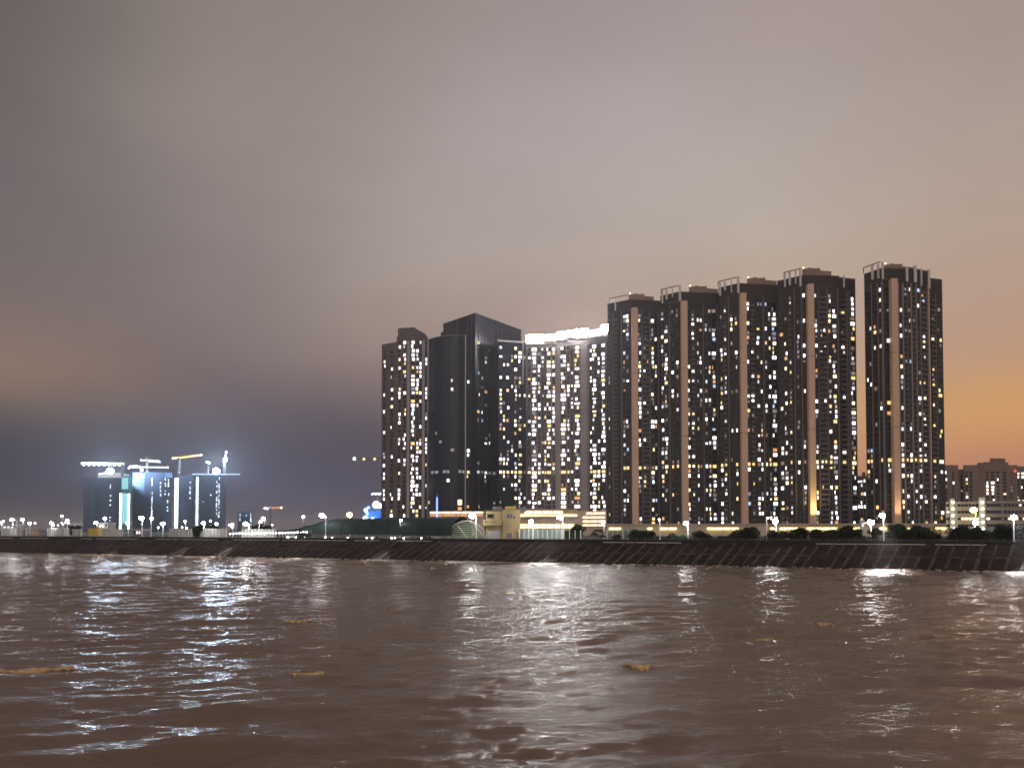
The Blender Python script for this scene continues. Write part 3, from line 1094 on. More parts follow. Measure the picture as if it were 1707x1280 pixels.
# railing on top
th = thing('railing', 'thin pale promenade railing along the top of the seawall', 'railing', wl(0, 14))
m = MB()
for k in range(2):
    a, b = wl(-330, 12.7), wl(170, 12.7)
    z = G + 0.75 + .38 * k
    m.tube((a[0], a[1], z), (b[0], b[1], z), .03, .03, 'steel', 4)
m.build('rail', th)
m = MB()
u = -330
while u < 170:
    a = wl(u, 12.7)
    m.box(a[0] - .04, a[0] + .04, a[1] - .04, a[1] + .04, G, G + 1.15, 'steel')
    u += 2.5
pst = m.build('post', th)
tag(pst, kind='stuff')

# ------------------------------------------------------------------ ground and water
m = MB()
a0, a1 = wl(-6000, 12.2), wl(6000, 12.2)
far0, far1 = wl(-6000, 9000), wl(6000, 9000)
mat('land', (0.05, 0.048, 0.045), 0.95, noise=(0.05, 0.4))
m.add([(a0[0], a0[1], G), (a1[0], a1[1], G), (far1[0], far1[1], G), (far0[0], far0[1], G)], [(0, 1, 2, 3)], 'land')
o = m.build('ground')
tag(o, 'dark ground behind the seawall', kind='structure')
m = MB()
a0, a1, b1, b0 = wl(-500, 12.3), wl(380, 12.3), wl(380, 22), wl(-500, 22)
m.add([(p[0], p[1], G + .006) for p in (a0, a1, b1, b0)], [(0, 1, 2, 3)], 'paving')
o = m.build('promenade')
tag(o, 'paved promenade on top of the seawall', kind='structure')

# water: one displaced sheet
WAVES = []


def water_z(x, y, lmin):
    z = 0.0
    for a_, kx, ky, p0, L in WAVES:
        if L > lmin:
            z += a_ * math.cos(kx * x + ky * y + p0)
    e = 0.8 + 0.35 * math.sin(x * .031 + y * .043 + 1.0) * math.sin(x * .017 - y * .061 + 2.2) + 0.2 * math.sin(x * .11 + y * .07)
    return z * e


def make_water():
    rng = np.random.RandomState(11)
    NR, NC = 760, 900
    y = 20.0 * (330 / 20.0) ** (np.linspace(0, 1, NR))
    t = np.linspace(-1.0, 1.0, NC) * 0.98
    Y, Tt = np.meshgrid(y, t, indexing='ij')
    Xx = Y * Tt
    R = Y
    sp_r = Y * (math.log(330 / 20.0) / NR)
    sp_c = Y * (1.96 / NC)
    spc = np.maximum(sp_r, sp_c)
    Zz = np.zeros_like(Y)
    DX = np.zeros_like(Y)
    DY = np.zeros_like(Y)
    lam = 0.28 * (11.0 / 0.28) ** rng.rand(210)
    base = math.radians(-83)
    for L in lam:
        th_ = base + rng.randn() * 0.30
        k = 2 * math.pi / L
        slope = 0.030 * (1.0 if L > 1.2 else (L / 1.2) ** 0.3)
        if L > 5:
            slope *= 0.45
        amp = slope / k
        WAVES.append((amp, k * math.cos(th_), k * math.sin(th_), None, L))
        fade = np.clip((L / spc - 2.2) / 2.5, 0, 1)
        kx, ky = k * math.cos(th_), k * math.sin(th_)
        p0_ = rng.rand() * 6.283
        WAVES[-1] = (amp, kx, ky, p0_, L)
        ph = kx * Xx + ky * Y + p0_
        c_, s_ = np.cos(ph), np.sin(ph)
        Zz += amp * fade * c_
        DX -= amp * fade * s_ * math.cos(th_) * 0.3
        DY -= amp * fade * s_ * math.sin(th_) * 0.3
    # patchiness of the chop
    env = 0.8 + 0.35 * np.sin(Xx * .031 + Y * .043 + 1.0) * np.sin(Xx * .017 - Y * .061 + 2.2) + 0.2 * np.sin(Xx * .11 + Y * .07)
    edge = np.clip(np.minimum(1 - np.abs(Tt) / .98, 0.1) * 10, 0, 1)
    Zz *= env * edge
    DX *= env * edge
    DY *= env * edge
    V = np.stack([Xx + DX, Y + DY, Zz], axis=-1).reshape(-1, 3)
    idx = np.arange(NR * NC).reshape(NR, NC)
    q = np.stack([idx[:-1, :-1], idx[:-1, 1:], idx[1:, 1:], idx[1:, :-1]], axis=-1).reshape(-1, 4)
    S = 9000.0
    ex = np.array([[-S, -S, -1.3], [S, -S, -1.3], [S, S, -1.3], [-S, S, -1.3]])
    nV = len(V)
    V = np.vstack([V, ex])
    q = np.vstack([q, [[nV, nV + 1, nV + 2, nV + 3]]])
    me = bpy.data.meshes.new('water')
    me.vertices.add(len(V))
    me.vertices.foreach_set('co', V.astype(np.float32).ravel())
    me.loops.add(len(q) * 4)
    me.loops.foreach_set('vertex_index', q.astype(np.int32).ravel())
    me.polygons.add(len(q))
    me.polygons.foreach_set('loop_start', np.arange(0, len(q) * 4, 4, dtype=np.int32))
    me.polygons.foreach_set('use_smooth', np.ones(len(q), dtype=bool))
    me.update(calc_edges=True)
    mw = bpy.data.materials.new('muddy_water')
    mw.use_nodes = True
    t_ = mw.node_tree
    b = t_.nodes['Principled BSDF']
    b.inputs['Base Color'].default_value = (0.152, 0.105, 0.080, 1)
    b.inputs['Roughness'].default_value = 0.11
    b.inputs['IOR'].default_value = 1.33
    g = t_.nodes.new('ShaderNodeNewGeometry')
    mp = t_.nodes.new('ShaderNodeMapping')
    mp.inputs['Scale'].default_value = (0.26, 1.35, 1)
    t_.links.new(g.outputs['Position'], mp.inputs[0])
    n1 = t_.nodes.new('ShaderNodeTexNoise')
    n1.inputs['Scale'].default_value = 2.6
    n1.inputs['Detail'].default_value = 5
    n1.inputs['Roughness'].default_value = 0.6
    n1.inputs['Distortion'].default_value = 0.6
    t_.links.new(mp.outputs[0], n1.inputs['Vector'])
    bp = t_.nodes.new('ShaderNodeBump')
    bp.inputs['Strength'].default_value = 0.55
    bp.inputs['Distance'].default_value = 0.235
    t_.links.new(n1.outputs[0], bp.inputs['Height'])
    t_.links.new(bp.outputs[0], b.inputs['Normal'])
    me.materials.append(mw)
    o = bpy.data.objects.new('water', me)
    COL.objects.link(o)
    tag(o, 'choppy brown river water', kind='structure')


make_water()

# ochre sheets laid on the water, standing in for tan-tinted wave crests
crests = [(62, 1115, 120, 15, 'largest ochre crest sheet, at the left edge of the water'),
       (352, 1050, 42, 8, 'bright ochre crest sheet under the left pair of reflections'),
       (498, 1035, 48, 7, 'slim ochre crest sheet just above centre left of the water'),
       (520, 1123, 62, 12, 'crooked ochre crest sheet below the slim one, left of the central glitter'),
       (657, 1019, 18, 6, 'small ochre crest speck between the slim sheet and the central glitter'),
       (330, 976, 12, 5, 'tiny ochre crest speck far out under the left cranes'),
       (722, 947, 11, 5, 'tiny pale crest speck near the seawall below the green canopy'),
       (1060, 1112, 48, 12, 'ochre crest sheet just right of the central glitter'),
       (1275, 1066, 30, 10, 'rounded ochre crest sheet at centre right of the water'),
       (1372, 1040, 26, 9, 'ochre crest sheet farthest to the right'),
       (852, 988, 14, 5, 'small orange crest speck at the head of the central glitter')]
for px, py, wpx, hpx, lab in crests:
    d = HC * F / (py - HOR)
    x = X(px, d)
    w = wpx / F * d
    dep = hpx / F * d / (HC / d) * 0.6
    m = MB()
    ph = [rnd.uniform(0, 6.28) for _ in range(6)]
    NU, NV = 36, 8
    top, bot = [], []
    for i in range(NU + 1):
        u_ = -1 + 2 * i / NU
        thick = max(0.02, (1 - abs(u_) ** 2.2)) * (.55 + .3 * math.sin(u_ * 5 + ph[0]) + .15 * math.sin(u_ * 13 + ph[1]))
        cen = .45 * math.sin(u_ * 2.6 + ph[2]) + .2 * math.sin(u_ * 7 + ph[3])
        for j in range(NV + 1):
            v_ = -1 + 2 * j / NV
            xx = x + u_ * w / 2 + .05 * w * math.sin(v_ * 3 + ph[4])
            yy = d + (cen + v_ * thick + .12 * math.sin(u_ * 21 + v_ * 3 + ph[5])) * dep / 2
            zz = water_z(xx, yy, 0.6) + .06 + .08 * (1 - v_ * v_)
            top.append((xx, yy, zz))
            bot.append((xx, yy, zz - .35))
    n_ = (NU + 1) * (NV + 1)
    fs = []
    for i in range(NU):
        for j in range(NV):
            o = i * (NV + 1) + j
            fs.append((o, o + NV + 1, o + NV + 2, o + 1))
            fs.append((n_ + o, n_ + o + 1, n_ + o + NV + 2, n_ + o + NV + 1))
    for i in range(NU):
        for o, q in ((i * (NV + 1), (i + 1) * (NV + 1)), (i * (NV + 1) + NV, (i + 1) * (NV + 1) + NV)):
            fs.append((o, n_ + o, n_ + q, q))
    m.add(top + bot, fs, 'crest_ochre')
    o = m.build('ochre_crest', origin=(x, d, 0), smooth=True)
    tag(o, lab, 'floating debris', 'ochre sheets standing in for tinted wave crests')


# ------------------------------------------------------------------ yellow house on the promenade
def house():
    d = 246.0
    th = thing('yellow_house', 'yellow two storey house with a balcony and roller door on the seawall', 'house', (X(838, d), d, G))
    m = MB()
    x0, x1, x2 = X(810, d), X(838, d), X(867.5, d)
    zL, zR = Z(852, d), Z(850, d)
    m.box(x0, x1, d + .8, d + 8, G, zL, 'house_yellow')
    m.box(x1, x2, d, d + 8, G, zR, 'house_yellow')
    m.box(x1 - .1, x2 + .12, d - .12, d + 8.1, zR, zR + .2, 'house_yellow')
    m.build('wall', th)
    m = MB()
    zb0, zb1 = Z(876, d), Z(866, d)
    xb0, xb1 = X(805.5, d), X(836, d)
    m.box(xb0, xb1, d - .8, d + .79, zb0, zb0 + .25, 'house_yellow')
    m.box(xb0, xb1, d - .8, d - .6, zb0 + .25, zb1, 'house_yellow')
    m.box(xb0, xb0 + .2, d - .6, d + .79, zb0 + .25, zb1, 'house_yellow')
    bal = m.build('balcony', th)
    for k in (808.5, 811, 821, 824):
        m = MB()
        m.box(X(k, d), X(k + 1.2, d), d - .83, d - .8, Z(870.5, d), Z(868.5, d), 'frame_dark')
        m.build('slot', bal)
    m = MB()
    m.box(X(813.5, d), X(833, d), d + .72, d + .79, G, Z(884, d), 'shutter')
    for k in range(12):
        z = G + .1 + k * .18
        if z < Z(884, d) - .1:
            m.box(X(813.5, d), X(833, d), d + .69, d + .72, z, z + .05, 'steel')
    m.build('roller_door', th)
    for (p0, p1, pt, pb, mt) in ((812, 821, 856.5, 863.5, 'dark_glass'), (821.4, 822.8, 856.5, 863.5, 'frame_dark')):
        m = MB()
        m.box(X(p0, d), X(p1, d), d + .7, d + .79, Z(pb, d), Z(pt, d), mt)
        m.build('window', th)
    for (p0, p1, pt, pb) in ((844, 854.5, 857, 864), (855.3, 858.5, 860, 864), (843.5, 853.5, 888, 896)):
        m = MB()
        m.box(X(p0, d), X(p1, d), d - .06, d - .01, Z(pb, d), Z(pt, d), 'dark_glass')
        n_ = max(1, round((p1 - p0) / 2.4))
        for k in range(n_ + 1):
            xx = X(p0 + (p1 - p0) * k / n_, d)
            m.box(xx - .06, xx + .06, d - .14, d - .07, Z(pb, d), Z(pt, d), 'post')
        m.build('window', th)
    m = MB()
    m.box(X(842, d), X(860, d), d + 1, d + 5, zR + .2, Z(844, d), 'yellow_panel')
    m.build('penthouse', th)
    m = MB()
    m.box(X(821, d), X(837, d), d + 2, d + 6, zL, Z(844, d), 'house_grey')
    m.box(X(860.5, d), X(878, d), d + 3, d + 6, Z(852, d), Z(845, d), 'house_grey')
    m.build('roof_shed', th)


house()


# ------------------------------------------------------------------ green vaulted canopy
def canopy():
    a = Vector(wall_pt(474, 12) + (0,))
    b = Vector(wall_pt(770, 7) + (0,))
    th = thing('canopy_hall', 'long dark green vaulted canopy hall behind the promenade', 'canopy', (a.x * .5 + b.x * .5, a.y * .5 + b.y * .5, G))
    ax = (b - a)
    L = ax.length
    ax.normalize()
    nr = Vector((ax.y, -ax.x, 0))
    if nr.y > 0:
        nr = -nr
    NS, NA = 60, 16
    Wd = 13.0
    m = MB()

    def P(s, ang, extra=0.0):
        u = s * L
        hx = 7.4 + 0.4 * s
        k = min(1.0, max(0.0, (u + 1) / 26.0)) ** .75   # the left end dips
        hgt = 0.9 + (hx - 0.9) * k
        c = a + ax * u
        sp = 2.3 - .7 * s
        return (c.x + nr.x * math.cos(ang) * (Wd + extra) * .5, c.y + nr.y * math.cos(ang) * (Wd + extra) * .5, G + sp + max(.1, hgt - sp) * math.sin(ang) ** .8 + extra * .5)
    for ex in (0.0, 0.2):
        vs = [P(i / NS, math.pi * k / NA, ex) for i in range(NS + 1) for k in range(NA + 1)]
        fs = []
        for i in range(NS):
            for k in range(NA):
                o = i * (NA + 1) + k
                fs.append((o, o + 1, o + NA + 2, o + NA + 1))
        m.add(vs, fs, 'canopy_teal')
    m.build('roof', th, smooth=True)
    m = MB()
    for i in range(0, NS + 1, 5):
        for k in range(NA):
            m.tube(P(i / NS, math.pi * k / NA, .34), P(i / NS, math.pi * (k + 1) / NA, .34), .09, .09, 'canopy_teal', 4)
    for k in range(2, NA, 3):
        m.tube(P(0, math.pi * k / NA, .34), P(.35, math.pi * k / NA, .34), .05, .05, 'canopy_teal', 4)
        m.tube(P(.35, math.pi * k / NA, .34), P(1, math.pi * k / NA, .34), .05, .05, 'canopy_teal', 4)
    m.build('roof_rib', th)
    # near end: slatted green arch turned to the water
    xe, ye = wall_pt(778, 4.5)
    hw, hh = 6.1, Z(868.5, ye) - G
    m = MB()
    for j in range(8):
        z0 = .35 + j * (hh - .9) / 7.5
        ws = hw * math.sqrt(max(.02, 1 - (z0 / hh) ** 1.9))
        m.box(xe - ws, xe + ws, ye + .25 + j * .5, ye + .55 + j * .5, G + z0, G + z0 + .42, 'canopy_green')
    m.build('end_slat', th)
    m = MB()
    pr = None
    for k in range(19):
        ang = math.pi * k / 18
        p = (xe - math.cos(ang) * (hw + .15), ye, G + .1 + hh * math.sin(ang) ** .9)
        if pr:
            m.tube(pr, p, .13, .13, 'pale_stone', 5)
        pr = p
    m.tube((xe - hw * .52, ye - .05, G + hh * .80), (xe + .8, ye - .05, G + .1), .12, .12, 'pale_stone', 5)
    m.tube((xe + hw * .42, ye - .05, G + hh * .86), (xe + hw * .98, ye - .05, G + .9), .12, .12, 'pale_stone', 5)
    m.build('end_truss', th)
    for k in range(16):
        s_ = rnd.uniform(.05, .95)
        c = a + ax * s_ * L + nr * rnd.uniform(4.5, 6)
        wq = rnd.uniform(.5, 1.6)
        m = MB()
        m.box(c.x - wq, c.x + wq, c.y, c.y + .3, G, G + rnd.uniform(.9, 1.7), rnd.choice(['hoarding_white', 'hoarding_white', 'frame_dark']))
        m.build('screen', th)
    for i in range(1, 16):
        s = i / 16
        c = a + ax * s * L + nr * (Wd * .5 - .6)
        m = MB()
        m.tube((c.x, c.y, G), (c.x, c.y, G + 2.2), .12, .12, 'pale_stone', 6)
        m.build('column', th)
    for i in range(14):
        s = rnd.uniform(.04, .98)
        c = a + ax * s * L + nr * rnd.uniform(7.5, 9.5)
        m = MB()
        m.tube((c.x, c.y, G), (c.x, c.y, G + .6), .05, .05, 'lamp_pole', 5)
        m.ball((c.x, c.y, G + .8), .22, 'bulb')
        m.build('bollard_light', th)


canopy()


# ------------------------------------------------------------------ street lamps
EDGE_W = {237: .8, 340: .25, 415: .35, 667: .4}


def lamp(px, head_py, back, label, kind='lamp_white', hr=0.45, arm=-0.9, two=False, pole_r=.11, group='street lamps behind the seawall', base=None):
    x, y = wall_pt(px, back)
    z = Z(head_py, y)
    z0 = G if base is None else base
    th = thing('street_lamp', label, 'street lamp', (x, y, z0), group)
    m = MB()
    m.tube((x, y, z0), (x, y, z - .1), pole_r * 1.5, pole_r, 'lamp_pole', 8)
    m.tube((x, y, z0), (x, y, z0 + .5), pole_r * 2.4, pole_r * 2.0, 'lamp_pole', 8)
    m.build('pole', th)
    for s in ((1, -1) if two else (1,)):
        m = MB()
        m.tube((x, y, z - .35), (x + arm * s, y - .6, z + .12), pole_r * .7, pole_r * .5, 'lamp_pole', 6)
        m.build('arm', th)
        m = MB()
        m.ball((x + arm * s, y - .7, z), hr * 1.3, kind, 12, 8, .8)
        hd = m.build('lamp_head', th)
        m = MB()
        m.ball((x + arm * s, y - .7, z + hr * .62), hr * .8, 'steel', 8, 4, .35)
        m.build('lamp_shade', hd)
        if kind == 'lamp_edge' or px in EDGE_W:
            # added beam from the lamp head, brightens the water at the wall foot
            lt = bpy.data.lights.new('added_beam', 'SPOT')
            lt.energy = 190000 * (1.0 if kind == 'lamp_edge' else EDGE_W[px])
            lt.color = (1.0, 0.97, 0.95)
            lt.spot_size = math.radians(34)
            lt.spot_blend = .7
            lt.shadow_soft_size = .4
            lo = bpy.data.objects.new('added_beam', lt)
            COL.objects.link(lo)
            lo.parent = th
            lo.location = (arm * s, -1.3, z - z0 - .45)
            lo.rotation_euler = Vector((-WN[0] * 20.5, -WN[1] * 20.5, -13.5)).to_track_quat('-Z', 'Y').to_euler()
    return th


LAMPS = [
    (237, 863, 3, 'bright white lamp under the construction towers, left one of a pair', 'lamp_edge', .62, .0),
    (252, 864, 5, 'white lamp under the construction towers, right one of a pair', 'lamp_cool', .42, .5),
    (28, 866, 3, 'tall white lamp post nearest the left edge, between two white hoardings', 'lamp_edge', .55, -1.8),
    (112, 867, 6, 'white lamp standing between the striped hoarding and the navy tinted tower', 'lamp_cool', .4, .4),
    (86, 872, 4, 'low white lamp right of the tan dome tent', 'lamp_white', .42, .4),
    (340, 872, 3, 'white lamp in front of the farthest right construction tower', 'lamp_white', .5, 0),
    (415, 873, 3, 'white lamp on a thin pole left of the small lit crane', 'lamp_white', .6, -1.0),
    (432, 869, 6, 'lamp post with a short arm beside the dark tree and small lit crane', 'lamp_cool', .35, .9),
    (543, 859, 2.5, 'tall white lamp in front of the left end of the green canopy', 'lamp_edge', .62, -1.3),
    (667, 867, 2.5, 'thin lamp post in front of the middle of the green canopy', 'lamp_small', .30, .3),
    (794, 860, 2.0, 'tall white lamp just left of the yellow house', 'lamp_edge', .75, -1.3),
    (888, 869, 5, 'low white lamp just right of the yellow house', 'lamp_white', .48, -.6),
    (938, 862, 2.5, 'tall white lamp in front of the low pale terminal building', 'lamp_edge', .62, -.9),
    (1007, 870, 8, 'white lamp where the mall meets the beige podium', 'lamp_small', .40, -.4),
    (1100, 866, 4, 'slim lamp post with a small head in front of the leftmost pink strips', 'lamp_small', .20, -.3),
    (1147, 872, 6, 'white lamp below the second pink strip, rising out of the hedge', 'lamp_white', .52, -.7),
    (1278, 863, 4, 'thin unlit pole with a faint head left of the lamp under the third tower', 'lamp_small', .16, .2),
    (1294, 869, 7, 'bright lamp over the trees between the third and fourth pink strips', 'lamp_white', .55, -.5),
    (1473, 859, 1.5, 'tall white lamp on the seawall at the foot of the lone tower', 'lamp_edge', .50, -.7),
    (1625, 871, 9, 'white lamp behind the round dark tree near the right edge', 'lamp_white', .45, -.2),
    (1690, 862, 1.5, 'tall white lamp post nearest the right edge of the picture', 'lamp_edge', .52, -.4),
    (1452, 871, 30, 'white lamp glowing behind the trees under the open gap', 'lamp_white', .7, -.4),
    (583, 858, 60, 'orange lamp glowing above the green canopy', 'lamp_amber', .9, 0),
    (1627, 850, 95, 'yellow lamp on a yellow lit pole before the cream building', 'lamp_amber', .8, -1.2),
    (505, 861, 40, 'small white lamp peeping over the left end of the green canopy', 'lamp_cool', .4, .3),
    (38, 866, 40, 'white lamp second from the left edge, just behind a lower one', 'lamp_cool', .6, .2),
    (50, 872, 25, 'white lamp left of the tan dome tent, third in the cluster', 'lamp_cool', .5, .2),
    (3, 871, 20, 'white lamp cut by the left edge of the picture', 'lamp_cool', .5, 0),
    (104, 860, 60, 'tiny high lamp above the striped hoarding', 'lamp_small', .35, 0),
    (162, 871, 14, 'white lamp above the yellow container, left of two', 'lamp_cool', .55, -.3),
    (175, 864, 22, 'white lamp above the yellow container, right and higher of two', 'lamp_cool', .5, .2),
    (214, 872, 14, 'white lamp at the foot of the teal hoist shaft', 'lamp_cool', .5, .0),
    (272, 873, 12, 'white lamp between the pair of lamps and the bright work light column', 'lamp_cool', .6, .1),
    (309, 869, 10, 'small lamp on a thin dark pole right of the brightest work light column', 'lamp_small', .3, .1),
    (362, 873, 16, 'small lamp under the rightmost work light column', 'lamp_cool', .4, .0),
    (441, 864, 30, 'cool white lamp left of the mast of the small lit crane', 'lamp_cool', .55, -.4),
    (388, 874, 25, 'small lamp left of the blocks with dotted lights', 'lamp_small', .4, 0),
]
for L_ in LAMPS:
    lamp(L_[0], L_[1], L_[2], L_[3], L_[4], L_[5], L_[6])

for k in range(22):
    px = rnd.choice([rnd.uniform(0, 135), rnd.uniform(205, 400), rnd.uniform(380, 470)])
    x, y = wall_pt(px, rnd.uniform(60, 160))
    z = Z(rnd.uniform(868, 880), y)
    m = MB()
    m.tube((x, y, G), (x, y, z), .06, .05, 'lamp_pole', 5)
    m.ball((x, y - .2, z), rnd.uniform(.3, .55), 'bulb', 8, 6)
    o = m.build('distant_lamp', origin=(x, y, G))
    tag(o, 'one of the tiny far white lights scattered behind the left promenade', 'lamp', 'tiny far lights behind the left promenade')

# ------------------------------------------------------------------ fences and hoardings


def hoarding(p0, p1, py_top, back, label, m1='hoarding', m2='lamp_pole', step=1.6, cat='hoarding', name='hoarding'):
    a, b = wall_pt(p0, back), wall_pt(p1, back)
    zt = Z(py_top, (a[1] + b[1]) / 2)
    th = thing(name, label, cat, (a[0], a[1], G), 'hoardings along the promenade')
    L = math.hypot(b[0] - a[0], b[1] - a[1])
    n_ = max(1, int(L / step))
    m, mp_ = MB(), MB()
    m.bar(a, b, 0, .06, G, zt, m1)
    for k in range(n_ + 1):
        t = k / n_
        x, y = a[0] + (b[0] - a[0]) * t, a[1] + (b[1] - a[1]) * t
        wv = .09 if k % 3 else .16
        mp_.box(x - wv, x + wv, y - .2, y - .07, G, zt + .1, m2)
    for k in range(int(L / .3)):
        t = (k + .5) / int(L / .3)
        x, y = a[0] + (b[0] - a[0]) * t, a[1] + (b[1] - a[1]) * t
        m.box(x - .04, x + .04, y - .16, y - .09, G, zt - .05, m1)
    m.build('panel', th)
    mp_.build('post', th)


hoarding(866, 936, 882.5, 8, 'pale teal hoarding with white posts right of the yellow house')
hoarding(1012, 1056, 884, 8, 'pale teal hoarding left of the trees, under the leftmost pink strip')
hoarding(940, 968, 884, 6, 'short dull green hoarding in front of the palms', 'leaf_mid')
hoarding(5, 26, 880, 6, 'white corrugated hoarding nearest the left edge', 'hoarding_white')
hoarding(44, 51, 880, 6, 'narrow white corrugated hoarding beside the tan dome tent', 'hoarding_white')
hoarding(80, 108, 880, 5, 'curved striped white hoarding right of the tan dome tent', 'hoarding_white', step=1.1)
hoarding(122, 135, 882, 5, 'white corrugated hoarding with a yellow lamp, left of the yellow container', 'hoarding_white')
hoarding(170, 205, 881, 5, 'long striped white hoarding right of the yellow container', 'hoarding_white', step=1.1)
hoarding(283, 320, 881, 6, 'pale hoarding under the brightest work light column', 'hoarding_white')
hoarding(343, 378, 881, 7, 'pale grey hoarding under the rightmost work light column', 'hoarding_white')
hoarding(404, 460, 882, 9, 'long pale hoarding behind the row of small round lights', 'hoarding_white')

# row of small round lights
for k in range(26):
    px = 384 + k * 5.1 + rnd.uniform(-.8, .8)
    x, y = wall_pt(px, 3.5)
    m = MB()
    z = Z(889.3 - k * .1 + rnd.uniform(-.3, .3), y)
    m.tube((x, y, G), (x, y, z), .03, .03, 'lamp_pole', 5)
    m.ball((x, y - .1, z), .24, 'bulb', 8, 6)
    o = m.build('globe_light', origin=(x, y, G))
    tag(o, 'one of the small round lights in a row left of the green canopy', 'globe light', 'row of small round lights along the promenade')

# yellow container
x, y = wall_pt(147, 5)
x1, y1 = wall_pt(163, 5)
m = MB()
m.bar((x, y), (x1, y1), -2.2, 0, G + .15, Z(880.5, y), 'yellow_panel')
for k in range(12):
    t = k / 12
    q = (x + (x1 - x) * t, y + (y1 - y) * t)
    q2 = (x + (x1 - x) * (t + .035), y + (y1 - y) * (t + .035))
    m.bar(q, q2, .0, .07, G + .3, Z(881.5, y), 'yellow_panel')
m.bar((x, y), (x1, y1), -2.25, .1, G, G + .15, 'frame_dark')
o = m.build('container', origin=(x, y, G))
tag(o, 'yellow ribbed container standing on the promenade at the far left', 'container')

# tan dome tent
x, y = wall_pt(59, 7)
m = MB()
n_ = 16
prof = [(2.3, 0), (2.25, 1.2), (1.9, 2.2), (1.2, 2.9), (.4, 3.25), (0.02, 3.3)]
vs = []
for r_, z in prof:
    for k in range(n_):
        t = 2 * math.pi * k / n_
        vs.append((x + r_ * math.cos(t), y + r_ * math.sin(t), G + z))
fs = []
for i in range(len(prof) - 1):
    for k in range(n_):
        fs.append((i * n_ + k, i * n_ + (k + 1) % n_, (i + 1) * n_ + (k + 1) % n_, (i + 1) * n_ + k))
mat('tan_canvas', (0.32, 0.22, 0.12), 0.9, noise=(1.0, 0.2))
m.add(vs, fs, 'tan_canvas')
o = m.build('dome_tent', origin=(x, y, G), smooth=True)
tag(o, 'tan dome shaped tent among the lamps at the far left', 'tent')


# site huts
def hut(p0, p1, pt, back, label, mt='hoarding_white', light=True):
    a, b = wall_pt(p0, back), wall_pt(p1, back)
    th = thing('site_hut', label, 'hut', (a[0], a[1], G), 'site huts at the far left')
    zt = Z(pt, a[1])
    m = MB()
    m.bar(a, b, -4, 0, G, zt, mt)
    m.build('wall', th)
    m = MB()
    m.bar(a, b, -4.4, .5, zt, zt + .25, 'lamp_pole')
    m.build('roof', th)
    for k in range(3):
        t0 = .1 + .3 * k
        p = (a[0] + (b[0] - a[0]) * t0, a[1] + (b[1] - a[1]) * t0)
        q = (a[0] + (b[0] - a[0]) * (t0 + .17), a[1] + (b[1] - a[1]) * (t0 + .17))
        m = MB()
        m.bar(p, q, .02, .09, zt - 1.7, zt - .6, rnd.choice(['win_white_soft', 'dark_glass', 'win_warm']))
        m.build('window', th)


hut(106, 124, 873, 16, 'white site hut with a flat roof beside the navy tinted tower')
hut(4, 25, 875, 14, 'white site hut at the left edge behind the first hoarding')
hut(164, 180, 872, 18, 'small raised white hut above the yellow container')
hut(222, 236, 883, 12, 'dark low hut left of the pair of seawall lamps', 'house_grey')
hut(334, 350, 876, 18, 'white gabled hut in front of the right construction tower')
hut(404, 428, 878, 20, 'pale hut behind the thin lamp pole left of the small crane')
hut(1434, 1441, 868, 22, 'small white kiosk glimpsed between trees under the open gap')


# ------------------------------------------------------------------ construction site far left
def site_tower(label, p0, p1, pt, d, strips=(), dots=(), mt='blue_lit_net', top=None, grp='construction towers coloured by their floodlights'):
    th = thing('construction_tower', label, 'construction tower', (X((p0 + p1) / 2, d), d, G), grp)
    zt = Z(pt, d)
    m = MB()
    m.prism(back_poly([PT(p0, d + 8), PT(p0 + (p1 - p0) * .3, d), PT(p0 + (p1 - p0) * .8, d), PT(p1, d + 6)], 24), G, zt, mt)
    a, b = PT(p0 + (p1 - p0) * .3, d), PT(p0 + (p1 - p0) * .8, d)
    nf = int((zt - G) / 3.0)
    for k in range(1, nf):
        m.bar(a, b, 0, .3, G + k * 3.0 - .2, G + k * 3.0 + .1, mt)
    m.build('netting', th)
    if top:
        m = MB()
        for (q0, q1, qt, qm) in top:
            n_ = max(2, int((q1 - q0) / 3))
            for k in range(n_):
                xx = X(q0 + (q1 - q0) * (k + .5) / n_, d)
                m.box(xx - .7, xx + .7, d + 2, d + 3, zt - .01, Z(qt + rnd.uniform(0, 2), d), qm)
            m.box(X(q0, d), X(q1, d), d + 3.2, d + 14, zt - .01, Z(qt + 2.5, d), 'steel')
        m.build('formwork', th)
    for (q, w_, a_, b_, mm) in strips:
        m = MB()
        n_ = int((b_ - a_) / 2.1)
        for k in range(n_):
            pyy = a_ + (b_ - a_) * k / n_
            ww = w_ * rnd.uniform(.75, 1.1)
            cx_ = X(q + rnd.uniform(-.25, .25), d - 1.5)
            m.box(cx_ - ww / 2 / F * d, cx_ + ww / 2 / F * d, d - 1.6, d - 1.2, Z(pyy + 1.75, d), Z(pyy, d), mm)
        xx = X(q, d - 1.1)
        m.box(xx - 1.5, xx + 1.5, d - 1.1, d - .3, G, Z(a_, d), 'steel')
        m.build('hoist_light_column', th)
    for (q, a_, b_, pr) in dots:
        pyy = a_
        while pyy < b_:
            if rnd.random() < pr:
                cx_ = X(q + rnd.uniform(-.5, .5), d - .8)
                s_ = rnd.uniform(.35, .75)
                m = MB()
                m.box(cx_ - s_, cx_ + s_, d - .8, d - .5, Z(pyy, d) - s_ * 1.3, Z(pyy, d) + s_ * 1.3, 'work_dots')
                m.build('work_light', th)
            pyy += 2.6
    return th


